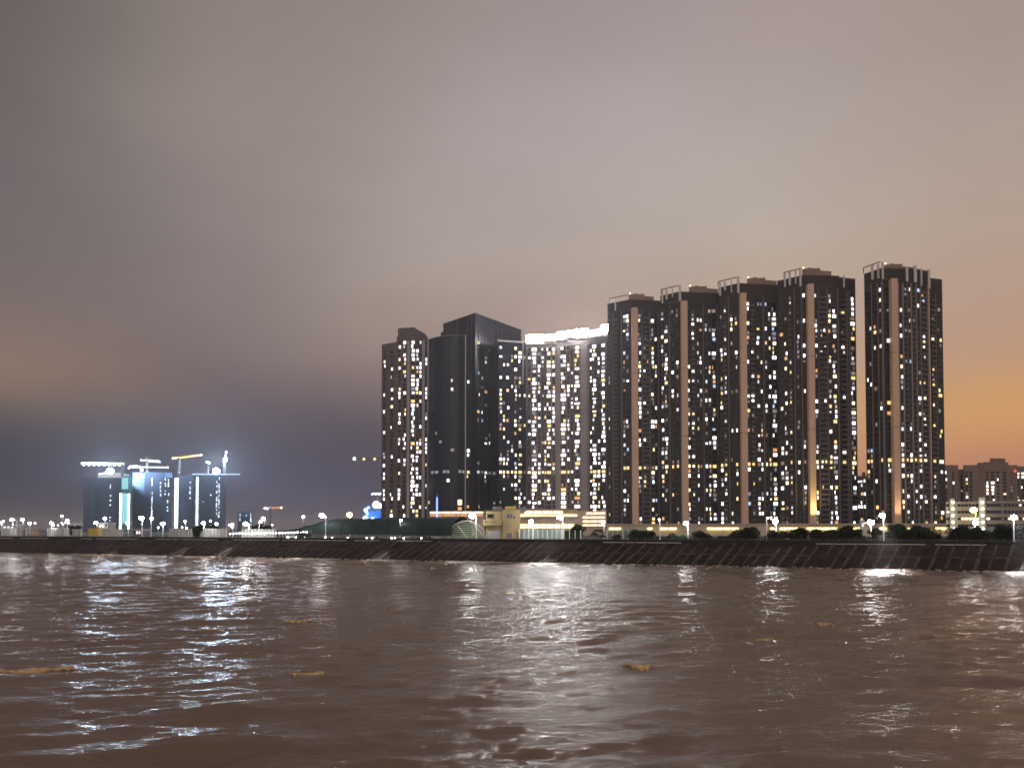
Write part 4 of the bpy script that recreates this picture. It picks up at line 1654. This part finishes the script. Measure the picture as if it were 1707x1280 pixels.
site_tower('navy tinted construction tower at the left of the site, bright formwork on top', 138, 203, 796, 1000,
           dots=[(155, 797, 830, .1), (183, 800, 880, .4)], top=[(160, 206, 787, 'formwork_glow')])
th = site_tower('narrow teal lit hoist shaft between the navy and grey blue construction towers', 201, 218, 794, 985,
                strips=[(200.5, 3.2, 822, 882, 'work_white'), (214, 2.6, 823, 882, 'work_white')], mt='teal_lit_net')
m = MB()
m.box(X(202.5, 983), X(212.5, 983), 982, 983, Z(815, 983), Z(796, 983), 'teal_glow')  # glowing panels added for the teal light on the shaft face
m.box(X(203.5, 983), X(211.5, 983), 982, 983, Z(872, 983), Z(822, 983), 'teal_glow')
m.build('shaft_glow', th)
site_tower('grey blue construction tower with dotted columns of lights behind the crane mast', 220, 286, 787, 1030,
           strips=[(293.5, 5.5, 797, 880, 'work_white')], dots=[(252.5, 797, 860, .75), (266.5, 805, 826, .6), (274.5, 795, 825, .7), (280, 797, 826, .6), (279, 835, 856, .4), (266, 838, 842, .5)])
site_tower('wide construction tower at the right of the site with two tall columns of lights', 296, 376, 792, 1010,
           strips=[(328, 4.8, 795, 876, 'work_soft'), (328, 3.2, 795, 876, 'work_dots')], dots=[(316, 804, 832, .5), (351, 812, 830, .3), (360.5, 800, 858, .6), (364.5, 796, 862, .8), (338, 836, 838, 1)])
site_tower('low dim construction block with dots of light left of the small crane', 396, 421, 852, 1100, dots=[(400, 854, 876, .6), (418, 853, 874, .7), (410, 854, 860, .6)])


# cranes
def lattice(m, p, q, w, mt, n_, r=.14):
    p, q = Vector(p), Vector(q)
    d = (q - p).normalized()
    u = d.cross(Vector((0, 1, 0)))
    if u.length < .1:
        u = Vector((1, 0, 0))
    u.normalize()
    v = d.cross(u).normalized()
    cs = [(u + v) * w / 2, (u - v) * w / 2, (-u - v) * w / 2, (-u + v) * w / 2]
    for c in cs:
        m.tube(p + c, q + c, r, r, mt, 4)
    for k in range(n_):
        a = p + (q - p) * k / n_
        b = p + (q - p) * (k + 1) / n_
        for i in range(4):
            m.tube(a + cs[i], b + cs[(i + 1) % 4], r * .6, r * .6, mt, 3, cap=False)


def crane(label, mast_px, tip, tail, d, mt='steel', lights=(), base_py=None, jib_em=None, r=.2, py_pivot=None):
    x = X(mast_px, d)
    zb = G if base_py is None else Z(base_py, d)
    zp = Z(py_pivot, d)
    th = thing('tower_crane', label, 'crane', (x, d, zb), 'tower cranes over the building sites')
    m = MB()
    lattice(m, (x, d, zb), (x, d, zp), 2.0, mt, 16, r)
    m.build('mast', th)
    m = MB()
    A = (X(tail[0], d), d, Z(tail[1], d))
    B = (X(tip[0], d), d, Z(tip[1], d))
    P_ = (x, d, zp)
    lattice(m, P_, B, 1.5, jib_em or mt, 14, r)
    m.build('jib', th)
    m = MB()
    lattice(m, P_, A, 1.5, jib_em or mt, 5, r)
    m.box(A[0] - 1.2, A[0] + 1.2, d - 1, d + 1, A[2] - 2.2, A[2], 'concrete')
    m.build('counter_jib', th)
    m = MB()
    m.tube(P_, (x, d, zp + 5), .5, .25, mt, 4)
    m.tube((x, d, zp + 5), B, .07, .07, mt, 3)
    m.tube((x, d, zp + 5), A, .07, .07, mt, 3)
    m.box(x - 1.2, x + 1.2, d - 2.6, d - .9, zp - 2, zp, 'frame_dark')
    m.build('cab', th)
    for (lx, ly, lr, lm) in lights:
        m = MB()
        m.ball((X(lx, d - 2), d - 2, Z(ly, d - 2)), lr, lm, 8, 6)
        m.build('work_light', th)


crane('white lit crane over the navy tinted tower, strung with bulbs', 203, (134, 772), (203.5, 774), 990, py_pivot=773, base_py=796, jib_em='work_white', r=.38,
      lights=[(138 + 8.5 * k, 774, 1.7, 'work_white') for k in range(8)])
crane('highest of the two pale cranes left of the yellow crane', 244, (233, 767), (266, 769), 1045, py_pivot=768, jib_em='work_dots', r=.2, lights=[(248, 768, 1.6, 'work_white'), (253, 768.5, 1.2, 'work_white'), (258, 769, 1.2, 'work_white'), (262, 769, 1.3, 'work_white'), (233.5, 767, .8, 'work_white')])
crane('long low pale crane directly below another pale crane', 235, (279, 779), (214, 778), 1020, py_pivot=778.5, base_py=790, jib_em='work_dots', r=.2, lights=[(216, 777.5, 1.3, 'work_white'), (221, 777.5, 1.5, 'work_white'), (226, 777.5, 1.5, 'work_white'), (231, 778, 1.5, 'work_white'), (235, 783, 2.0, 'work_white'), (278, 779, 1.0, 'work_white')])
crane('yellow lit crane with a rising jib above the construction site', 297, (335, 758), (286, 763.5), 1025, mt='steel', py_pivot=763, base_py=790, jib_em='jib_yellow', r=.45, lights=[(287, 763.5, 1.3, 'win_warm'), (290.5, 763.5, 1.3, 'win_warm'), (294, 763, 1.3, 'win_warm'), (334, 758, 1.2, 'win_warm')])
crane('white crane mast with a steep short jib over the right construction tower', 373.5, (376.5, 751), (371, 768), 1005, py_pivot=766, base_py=792, r=.35, lights=[(375.5, 753.5, 1.2, 'work_white'), (374.5, 766, 2.2, 'flood')])
crane('small crane with red and blue lights left of the green canopy', 449.5, (469.5, 846), (438, 847), 900, mt='steel', py_pivot=846.5, jib_em='jib_red', r=.3, lights=[(439, 847, 1.3, 'win_orange'), (442, 847, 1.4, 'win_white'), (447, 847, 1.7, 'blue_light'), (446, 848, 1.0, 'work_white'), (468.5, 846, 1.2, 'strip_yellow')])
crane('crane jib with four separate lights showing left of the mauve tower', 640, (586, 765), (645, 765), 620, mt='frame_dark', py_pivot=765, r=.06,
      lights=[(590, 764.5, 1.3, 'win_white'), (606, 765, 1.2, 'win_yellow'), (624, 765, 1.2, 'win_yellow')])

# floodlights on the two site towers
for (px, py, d, lab) in ((182, 785.5, 1012, 'blinding round floodlight on top of the navy tinted construction tower'), (359.5, 785, 1022, 'blinding round floodlight on top of the right construction tower')):
    th = thing('floodlight', lab, 'floodlight', (X(px, d), d, Z(794, d)), 'floodlights on the construction towers')
    m = MB()
    m.tube((X(px, d), d, Z(794, d)), (X(px, d), d, Z(py, d)), .3, .3, 'steel')
    m.build('pole', th)
    m = MB()
    m.ball((X(px, d), d, Z(py, d)), 4.2, 'flood', 16, 10)
    m.build('lamp_head', th)
for (px, py, d, lab) in ((346.5, 771, 1000, 'pair of small bright work lights left of the steep crane'),):
    th = thing('floodlight', lab, 'floodlight', (X(px, d), d, Z(792, d)), 'floodlights on the construction towers')
    m = MB()
    m.tube((X(px, d), d, Z(792, d)), (X(px, d), d, Z(py, d)), .2, .2, 'steel')
    m.build('pole', th)
    for s in (-2, 1.2):
        m = MB()
        m.ball((X(px + s, d), d - 1.0, Z(py + s * .3, d)), 1.4, 'work_white', 10, 8)
        m.build('lamp_head', th)

# work platform edge on the right construction tower
m = MB()
m.box(X(320, 990), X(399, 990), 988, 991, Z(791, 990), Z(789.6, 990), 'work_soft')
o = m.build('work_platform', origin=(X(360, 990), 990, Z(791, 990)))
tag(o, 'long thin lit work platform on top of the right construction tower', 'platform')

# blue lit building
th = thing('blue_building', 'small building under blue floodlights beside the mauve tower', 'building', (X(622, 610), 610, G))
m = MB()
m.prism(back_poly([PT(607, 610), PT(640, 608)], 14), G, Z(852, 610), 'blue_lit_wall')
m.prism(back_poly([PT(609, 612), PT(636, 612)], 10), G, Z(841, 612), 'blue_lit_net')
m.build('wall', th)
for (px, py, r_, mm) in ((609.5, 850, 1.4, 'work_white'), (627, 841, 2.8, 'work_white'), (609, 865, 2.2, 'work_white'), (621, 866, 1.8, 'work_white'), (614, 846, 1.3, 'blue_light'), (634, 843, 1.8, 'work_white'), (612, 856, 1.2, 'work_soft')):
    m = MB()
    m.ball((X(px, 606), 606, Z(py, 606)), r_, mm, 10, 8)
    m.build('floodlight', th)
for k in range(6):
    m = MB()
    m.ball((X(620 + 3 * k, 611), 611, Z(823.5 - (k % 2), 611)), .8, 'work_dots', 8, 6)
    if k == 0:
        m.box(X(620, 611), X(638, 611), 611, 611.4, Z(825, 611), Z(824.4, 611), 'steel')
        m.box(X(628, 611), X(629, 611), 611, 611.4, Z(842, 611), Z(825, 611), 'steel')
    m.build('string_light', th)

# blue neon sign post and yellow lantern in front of the glass tower
x, y = PT(728.5, 452)
m = MB()
m.box(x - .35, x + .35, y - .3, y + .3, G, Z(822, y), 'steel')
m.box(x - .45, x + .45, y - .55, y - .35, Z(870, y), Z(829, y), 'blue_light')
o = m.build('light_column', origin=(x, y, G))
tag(o, 'slim blue glowing light column in front of the navy glass tower', 'light column')
x, y = PT(766.5, 452)
m = MB()
m.tube((x, y, G), (x, y, Z(834, y)), .2, .15, 'frame_dark')
m.box(x - 1.1, x + 1.1, y - .6, y + .6, Z(841, y), Z(833, y), 'strip_yellow')
m.box(x - 1.1, x + 1.1, y - .6, y + .6, Z(850, y), Z(845, y), 'win_orange')
o = m.build('light_column', origin=(x, y, G))
tag(o, 'dark post with stacked yellow and orange lamps in front of the navy glass tower', 'light column')


# ------------------------------------------------------------------ trees
def crown_mesh(seed, R, Hc_, n_cl, leaves, leafmat, flat=.8):
    r = random.Random(seed)
    m = MB()
    lobes = []
    for k in range(n_cl):
        a = r.uniform(0, 6.283)
        q = r.uniform(.1, .75) * R
        lobes.append((math.cos(a) * q, math.sin(a) * q, r.uniform(.25, .85) * Hc_, r.uniform(.32, .55) * R))
    vs, fs = [], []
    for k in range(leaves):
        L = r.choice(lobes)
        while True:
            x, y, z = r.uniform(-1, 1), r.uniform(-1, 1), r.uniform(-1, 1)
            n_ = x * x + y * y + z * z
            if .12 < n_ < 1:
                break
        c = Vector((L[0] + x * L[3], L[1] + y * L[3], L[2] + z * L[3] * flat))
        s = r.uniform(.10, .24)
        d1 = Vector((r.uniform(-1, 1), r.uniform(-1, 1), r.uniform(-.6, .6))).normalized() * s
        d2 = d1.orthogonal().normalized() * s * r.uniform(.4, .9)
        o = len(vs)
        vs += [tuple(c - d1), tuple(c + d2), tuple(c + d1), tuple(c - d2)]
        fs.append((o, o + 1, o + 2, o + 3))
    m.add(vs, fs, leafmat)
    return m


def trunk_mesh(seed, hgt, R):
    r = random.Random(seed)
    m = MB()
    m.tube((0, 0, 0), (0.05, 0, hgt * .45), .16, .12, 'bark', 7)
    for k in range(5):
        a = r.uniform(0, 6.283)
        m.tube((0.05, 0, hgt * r.uniform(.3, .45)), (math.cos(a) * R * .6, math.sin(a) * R * .6, hgt * r.uniform(.6, .85)), .09, .03, 'bark', 5)
    return m


def make_tree(seed, R, hgt, lm, leaves=2600):
    th = thing('tree', 'x', 'tree', (0, 0, 0))
    trunk_mesh(seed, hgt, R).build('trunk', th)
    c = crown_mesh(seed, R, hgt, 9, leaves, lm)
    c.build('crown', th)
    return th


protos = [make_tree(1, 2.6, 4.6, 'leaf_dark'), make_tree(2, 2.4, 4.0, 'leaf_dark'), make_tree(3, 2.9, 3.4, 'leaf_mid'), make_tree(4, 2.0, 5.0, 'leaf_dark', 2000)]
TREES = [
    (1258, 879, 6, 0, 'round dark tree left of the lamp under the third dark tower'), (1243, 884, 8, 2, 'spreading dull green tree left of the round dark one, at the end of the hedge'),
    (1303, 885, 7, 1, 'low dark bush right of the lamp under the third tower'), (1290, 887, 5, 2, 'low bush hugging the pole of the lamp under the third tower'),
    (1325, 881, 6, 0, 'dark tree right of the third tower lamp, left of the ragged tree'), (1341, 880, 7, 3, 'ragged tree with spiky top below the fourth pink strip'),
    (1360, 885, 6, 2, 'low bushy tree right of the ragged tree'), (1378, 884, 8, 1, 'low dark tree in the row under the fourth tower'),
    (1388, 886, 6, 2, 'smallest bush before the big dark tree near the open gap'), (1407, 877, 5, 0, 'big dark tree left of the white kiosk'), (1420, 878, 6, 1, 'dark tree touching the white kiosk under the open gap'),
    (1458, 880, 8, 3, 'thin loose tree directly left of the seawall lamp at the lone tower'), (1490, 882, 8, 1, 'dark tree right of the seawall lamp at the lone tower'),
    (1503, 874, 6, 0, 'tallest dark tree, in front of the lone tower pink strip'), (1518, 884, 5, 2, 'green bush right of the tallest tree'), (1534, 880, 7, 2, 'dull green round tree at the lone tower right corner'),
    (1555, 890, 6, 1, 'low shrub before the orange lit gateway'), (1595, 878, 4, 0, 'large round dark tree in front of the cream building, left of three'), (1607, 877, 6, 1, 'large round dark tree in front of the cream building, middle of three'),
    (1620, 880, 5, 0, 'large round dark tree in front of the cream building, right of three'), (1638, 888, 5, 2, 'small bush right of the three large round trees'), (1668, 884, 8, 2, 'small green tree left of the lamp near the right edge'),
    (1680, 875, 6, 0, 'dark tree behind the rightmost lamp'), (1700, 875, 5, 1, 'dark tree cut by the right edge'),
    (965, 874, 8, 3, 'slim dark tree at the right end of the low pale building'), (1030, 893, 3, 2, 'low bush in front of the right teal hoarding'),
    (1063, 886, 5, 2, 'shrub at the right end of the teal hoarding'), (1078, 884, 6, 1, 'dark shrub under the leftmost tower'),
    (1168, 884, 6, 1, 'dark shrub right of the lamp below the second pink strip'), (440, 873, 14, 1, 'lone dark tree left of the small crane mast'), (352, 872, 12, 1, 'dark tree under the rightmost work light column'),
    (127, 877, 12, 0, 'dark tree left of the yellow container'), (326, 878, 10, 1, 'small dark tree in front of the wide construction tower'), (505, 889, 3, 2, 'low bush below the left end of the green canopy'),
]
used = set()
for (px, py, back, k, lab) in TREES:
    x, y = wall_pt(px, back)
    hgt = (4.6, 4.0, 3.4, 5.0)[k]
    s = max(.25, (Z(py - 1.5, y) - G) / (hgt * .98))
    if k not in used:
        used.add(k)
        t_ = protos[k]
        t_.location = (x, y, G)
        t_.scale = (s * 1.15,) * 2 + (s,)
        t_['label'] = lab
        t_['group'] = 'trees on the promenade'
        t_.rotation_euler = (0, 0, px)
    else:
        t_ = copy_thing(protos[k], (x, y, G), lab, 'trees on the promenade', rz=px * 1.0, s=s)
        t_.scale = (s * 1.15, s * 1.15, s)


# palms
def palm(px, py, back, lab, src=None):
    x, y = wall_pt(px, back)
    h = Z(py, y) - G
    th = thing('palm_tree', lab, 'palm', (x, y, G), 'palms by the teal hoarding')
    m = MB()
    m.tube((x, y, G), (x + .1, y, G + h * .75), .14, .1, 'bark', 7)
    m.build('trunk', th)
    m = MB()
    for k in range(26):
        a = rnd.uniform(0, 6.283)
        up = rnd.uniform(-.1, .8)
        L = h * .42
        p = Vector((x + .1, y, G + h * .75))
        dr = Vector((math.cos(a), math.sin(a), up)).normalized()
        prev = p
        for s_ in range(1, 6):
            t = s_ / 5
            q = p + dr * L * t + Vector((0, 0, -L * .7 * t * t))
            w = .16 * (1 - t * .7)
            sd = dr.cross(Vector((0, 0, 1))).normalized()
            for e in (-1, 1):
                m.add([tuple(prev), tuple(q), tuple(q + sd * e * w * 3 + Vector((0, 0, -.25)))], [(0, 1, 2)], 'leaf_dark')
            prev = q
    m.build('crown', th)


palm(997, 877, 5, 'dark palm left of the teal hoarding, taller of two')
palm(990, 884, 4, 'low spreading palm left of the taller one')
palm(1003, 888, 3, 'short palm with drooping fronds against the left end of the hoarding')
palm(1070, 879, 7, 'palm silhouetted above the shrubs under the leftmost tower')
palm(1385, 878, 9, 'palm top rising over the row under the fourth tower')

# hedge: ground cover behind the wall
m = MB()
r_ = random.Random(5)
vs, fs = [], []
for k in range(26000):
    px = r_.uniform(1050, 1240) if r_.random() < .45 else r_.uniform(1180, 1720)
    bk = r_.uniform(4.5, 9)
    x, y = wall_pt(px, bk)
    hmax = (1.9 + .5 * math.sin(px * .13) + .4 * math.sin(px * .31)) if px < 1240 else 1.3 + .3 * math.sin(px * .2)
    c = Vector((x, y, G + r_.random() ** .7 * hmax))
    s = r_.uniform(.08, .2)
    d1 = Vector((r_.uniform(-1, 1), r_.uniform(-1, 1), r_.uniform(-.6, .8))).normalized() * s
    d2 = d1.orthogonal().normalized() * s * .7
    o = len(vs)
    vs += [tuple(c - d1), tuple(c + d2), tuple(c + d1), tuple(c - d2)]
    fs.append((o, o + 1, o + 2, o + 3))
m.add(vs, fs, 'leaf_mid')
o = m.build('hedge')
tag(o, 'low dark green hedge and ground cover behind the seawall', 'hedge', kind='stuff')

mfo = MATS['foam_glints']
tf = mfo.node_tree
tb = tf.nodes.new('ShaderNodeBsdfTranslucent')
tb.inputs[0].default_value = (.85, .82, .8, 1)
mx = tf.nodes.new('ShaderNodeMixShader')
mx.inputs[0].default_value = 0.6
tf.links.new(tf.nodes['Principled BSDF'].outputs[0], mx.inputs[1])
tf.links.new(tb.outputs[0], mx.inputs[2])
tf.links.new(mx.outputs[0], tf.nodes['Material Output'].inputs['Surface'])
# froth line, plus flecks clustered under the lamps standing in for their glitter
m = MB()
r_ = random.Random(9)
vs, fs = [], []


def fleck(u, b, sc_):
    # a small upright ragged fleck, for both froth and lamp glints
    n_ = r_.randint(5, 7)
    o = len(vs)
    hz = sc_ * r_.uniform(.3, .8)
    q = wl(u, b)
    zc = max(max(0.0, (b - 0.02) * .53), water_z(q[0], q[1], 2.0)) + r_.uniform(.0, .16)
    wdt = sc_ * r_.uniform(1.2, 3.2)
    tw = r_.uniform(-.5, .5)
    for k in range(n_):
        t = 2 * math.pi * k / n_
        rr = r_.uniform(.5, 1)
        vs.append(wl(u + math.cos(t) * rr * wdt, b + math.cos(t) * rr * wdt * tw + math.sin(t) * rr * hz * .8, zc + math.sin(t) * rr * hz))
    fs.append(tuple(range(o, o + n_)))


for k in range(900):
    fleck(r_.uniform(-280, 130), r_.gauss(-.4, .4), r_.uniform(.08, .22))
for (px, sp, nn) in ((12, 5, 130), (237, 8, 300), (340, 3, 40), (427, 4, 90), (535, 7, 300), (668, 4, 80), (790, 7, 330), (935, 7, 320), (1474, 4.5, 220), (1692, 5.5, 260), (1050, 3, 20), (1185, 2, 12)):
    x, y = wall_pt(px, -11)
    uc = x * WT[0] + (y - 223.8) * WT[1]
    for k in range(nn):
        u_ = r_.gauss(0, 1) * sp * .62
        bb = -abs(r_.gauss(0, 1)) * 9.0 * max(.1, 1 - abs(u_) / (sp * 1.5)) + .3
        fleck(uc + u_ - bb * .1, bb, r_.uniform(.10, .30))
m.add(vs, fs, 'foam_glints')
o = m.build('foam_glints')
tag(o, 'pale froth line with flecks standing in for lamp glitter below the seawall', 'foam_glints', kind='stuff')

# uplights at the feet of two pink pilasters
for (px, d, colr, pw, lab) in ((1354, 437, (1, .80, .28), 30000, 'yellow uplight at the foot of the fourth pink strip'), (1494, 425, (1, .62, .34), 11000, 'orange uplight at the foot of the fifth pink strip')):
    x = X(px, d)
    z = Z(872.5, 420)
    th = thing('uplight', lab, 'spotlight', (x, d - 9, z), 'uplights at the feet of the pink strips')
    m = MB()
    m.tube((x, d - 9, z), (x, d - 9, z + .6), .2, .2, 'frame_dark')
    m.tube((x, d - 9, z + .6), (x, d - 8.7, z + 1.1), .3, .42, 'frame_dark', 8)
    m.build('lamp_body', th)
    lt = bpy.data.lights.new('spot', 'SPOT')
    lt.energy = pw
    lt.color = colr
    lt.spot_size = math.radians(95)
    lt.spot_blend = 1.0
    lt.shadow_soft_size = .3
    lo = bpy.data.objects.new('spot', lt)
    COL.objects.link(lo)
    lo.parent = th
    lo.location = (0, .4, 1.3)
    lo.rotation_euler = Vector((0, 7.0, 24)).to_track_quat('-Z', 'Y').to_euler()


# faint night haze around everything
mh = bpy.data.materials.new('haze')
mh.use_nodes = True
t = mh.node_tree
t.nodes.clear()
v = t.nodes.new('ShaderNodeVolumePrincipled')
oo = t.nodes.new('ShaderNodeOutputMaterial')
t.links.new(v.outputs[0], oo.inputs['Volume'])
v.inputs['Color'].default_value = (.9, .92, 1, 1)
v.inputs['Density'].default_value = 0.00013
v.inputs['Anisotropy'].default_value = 0.45
MATS['haze'] = mh
m = MB()
m.box(-9500, 9500, -9500, 15000, -2.5, 185, 'haze')
o = m.build('haze')
tag(o, 'faint night haze over the water and city', kind='stuff')
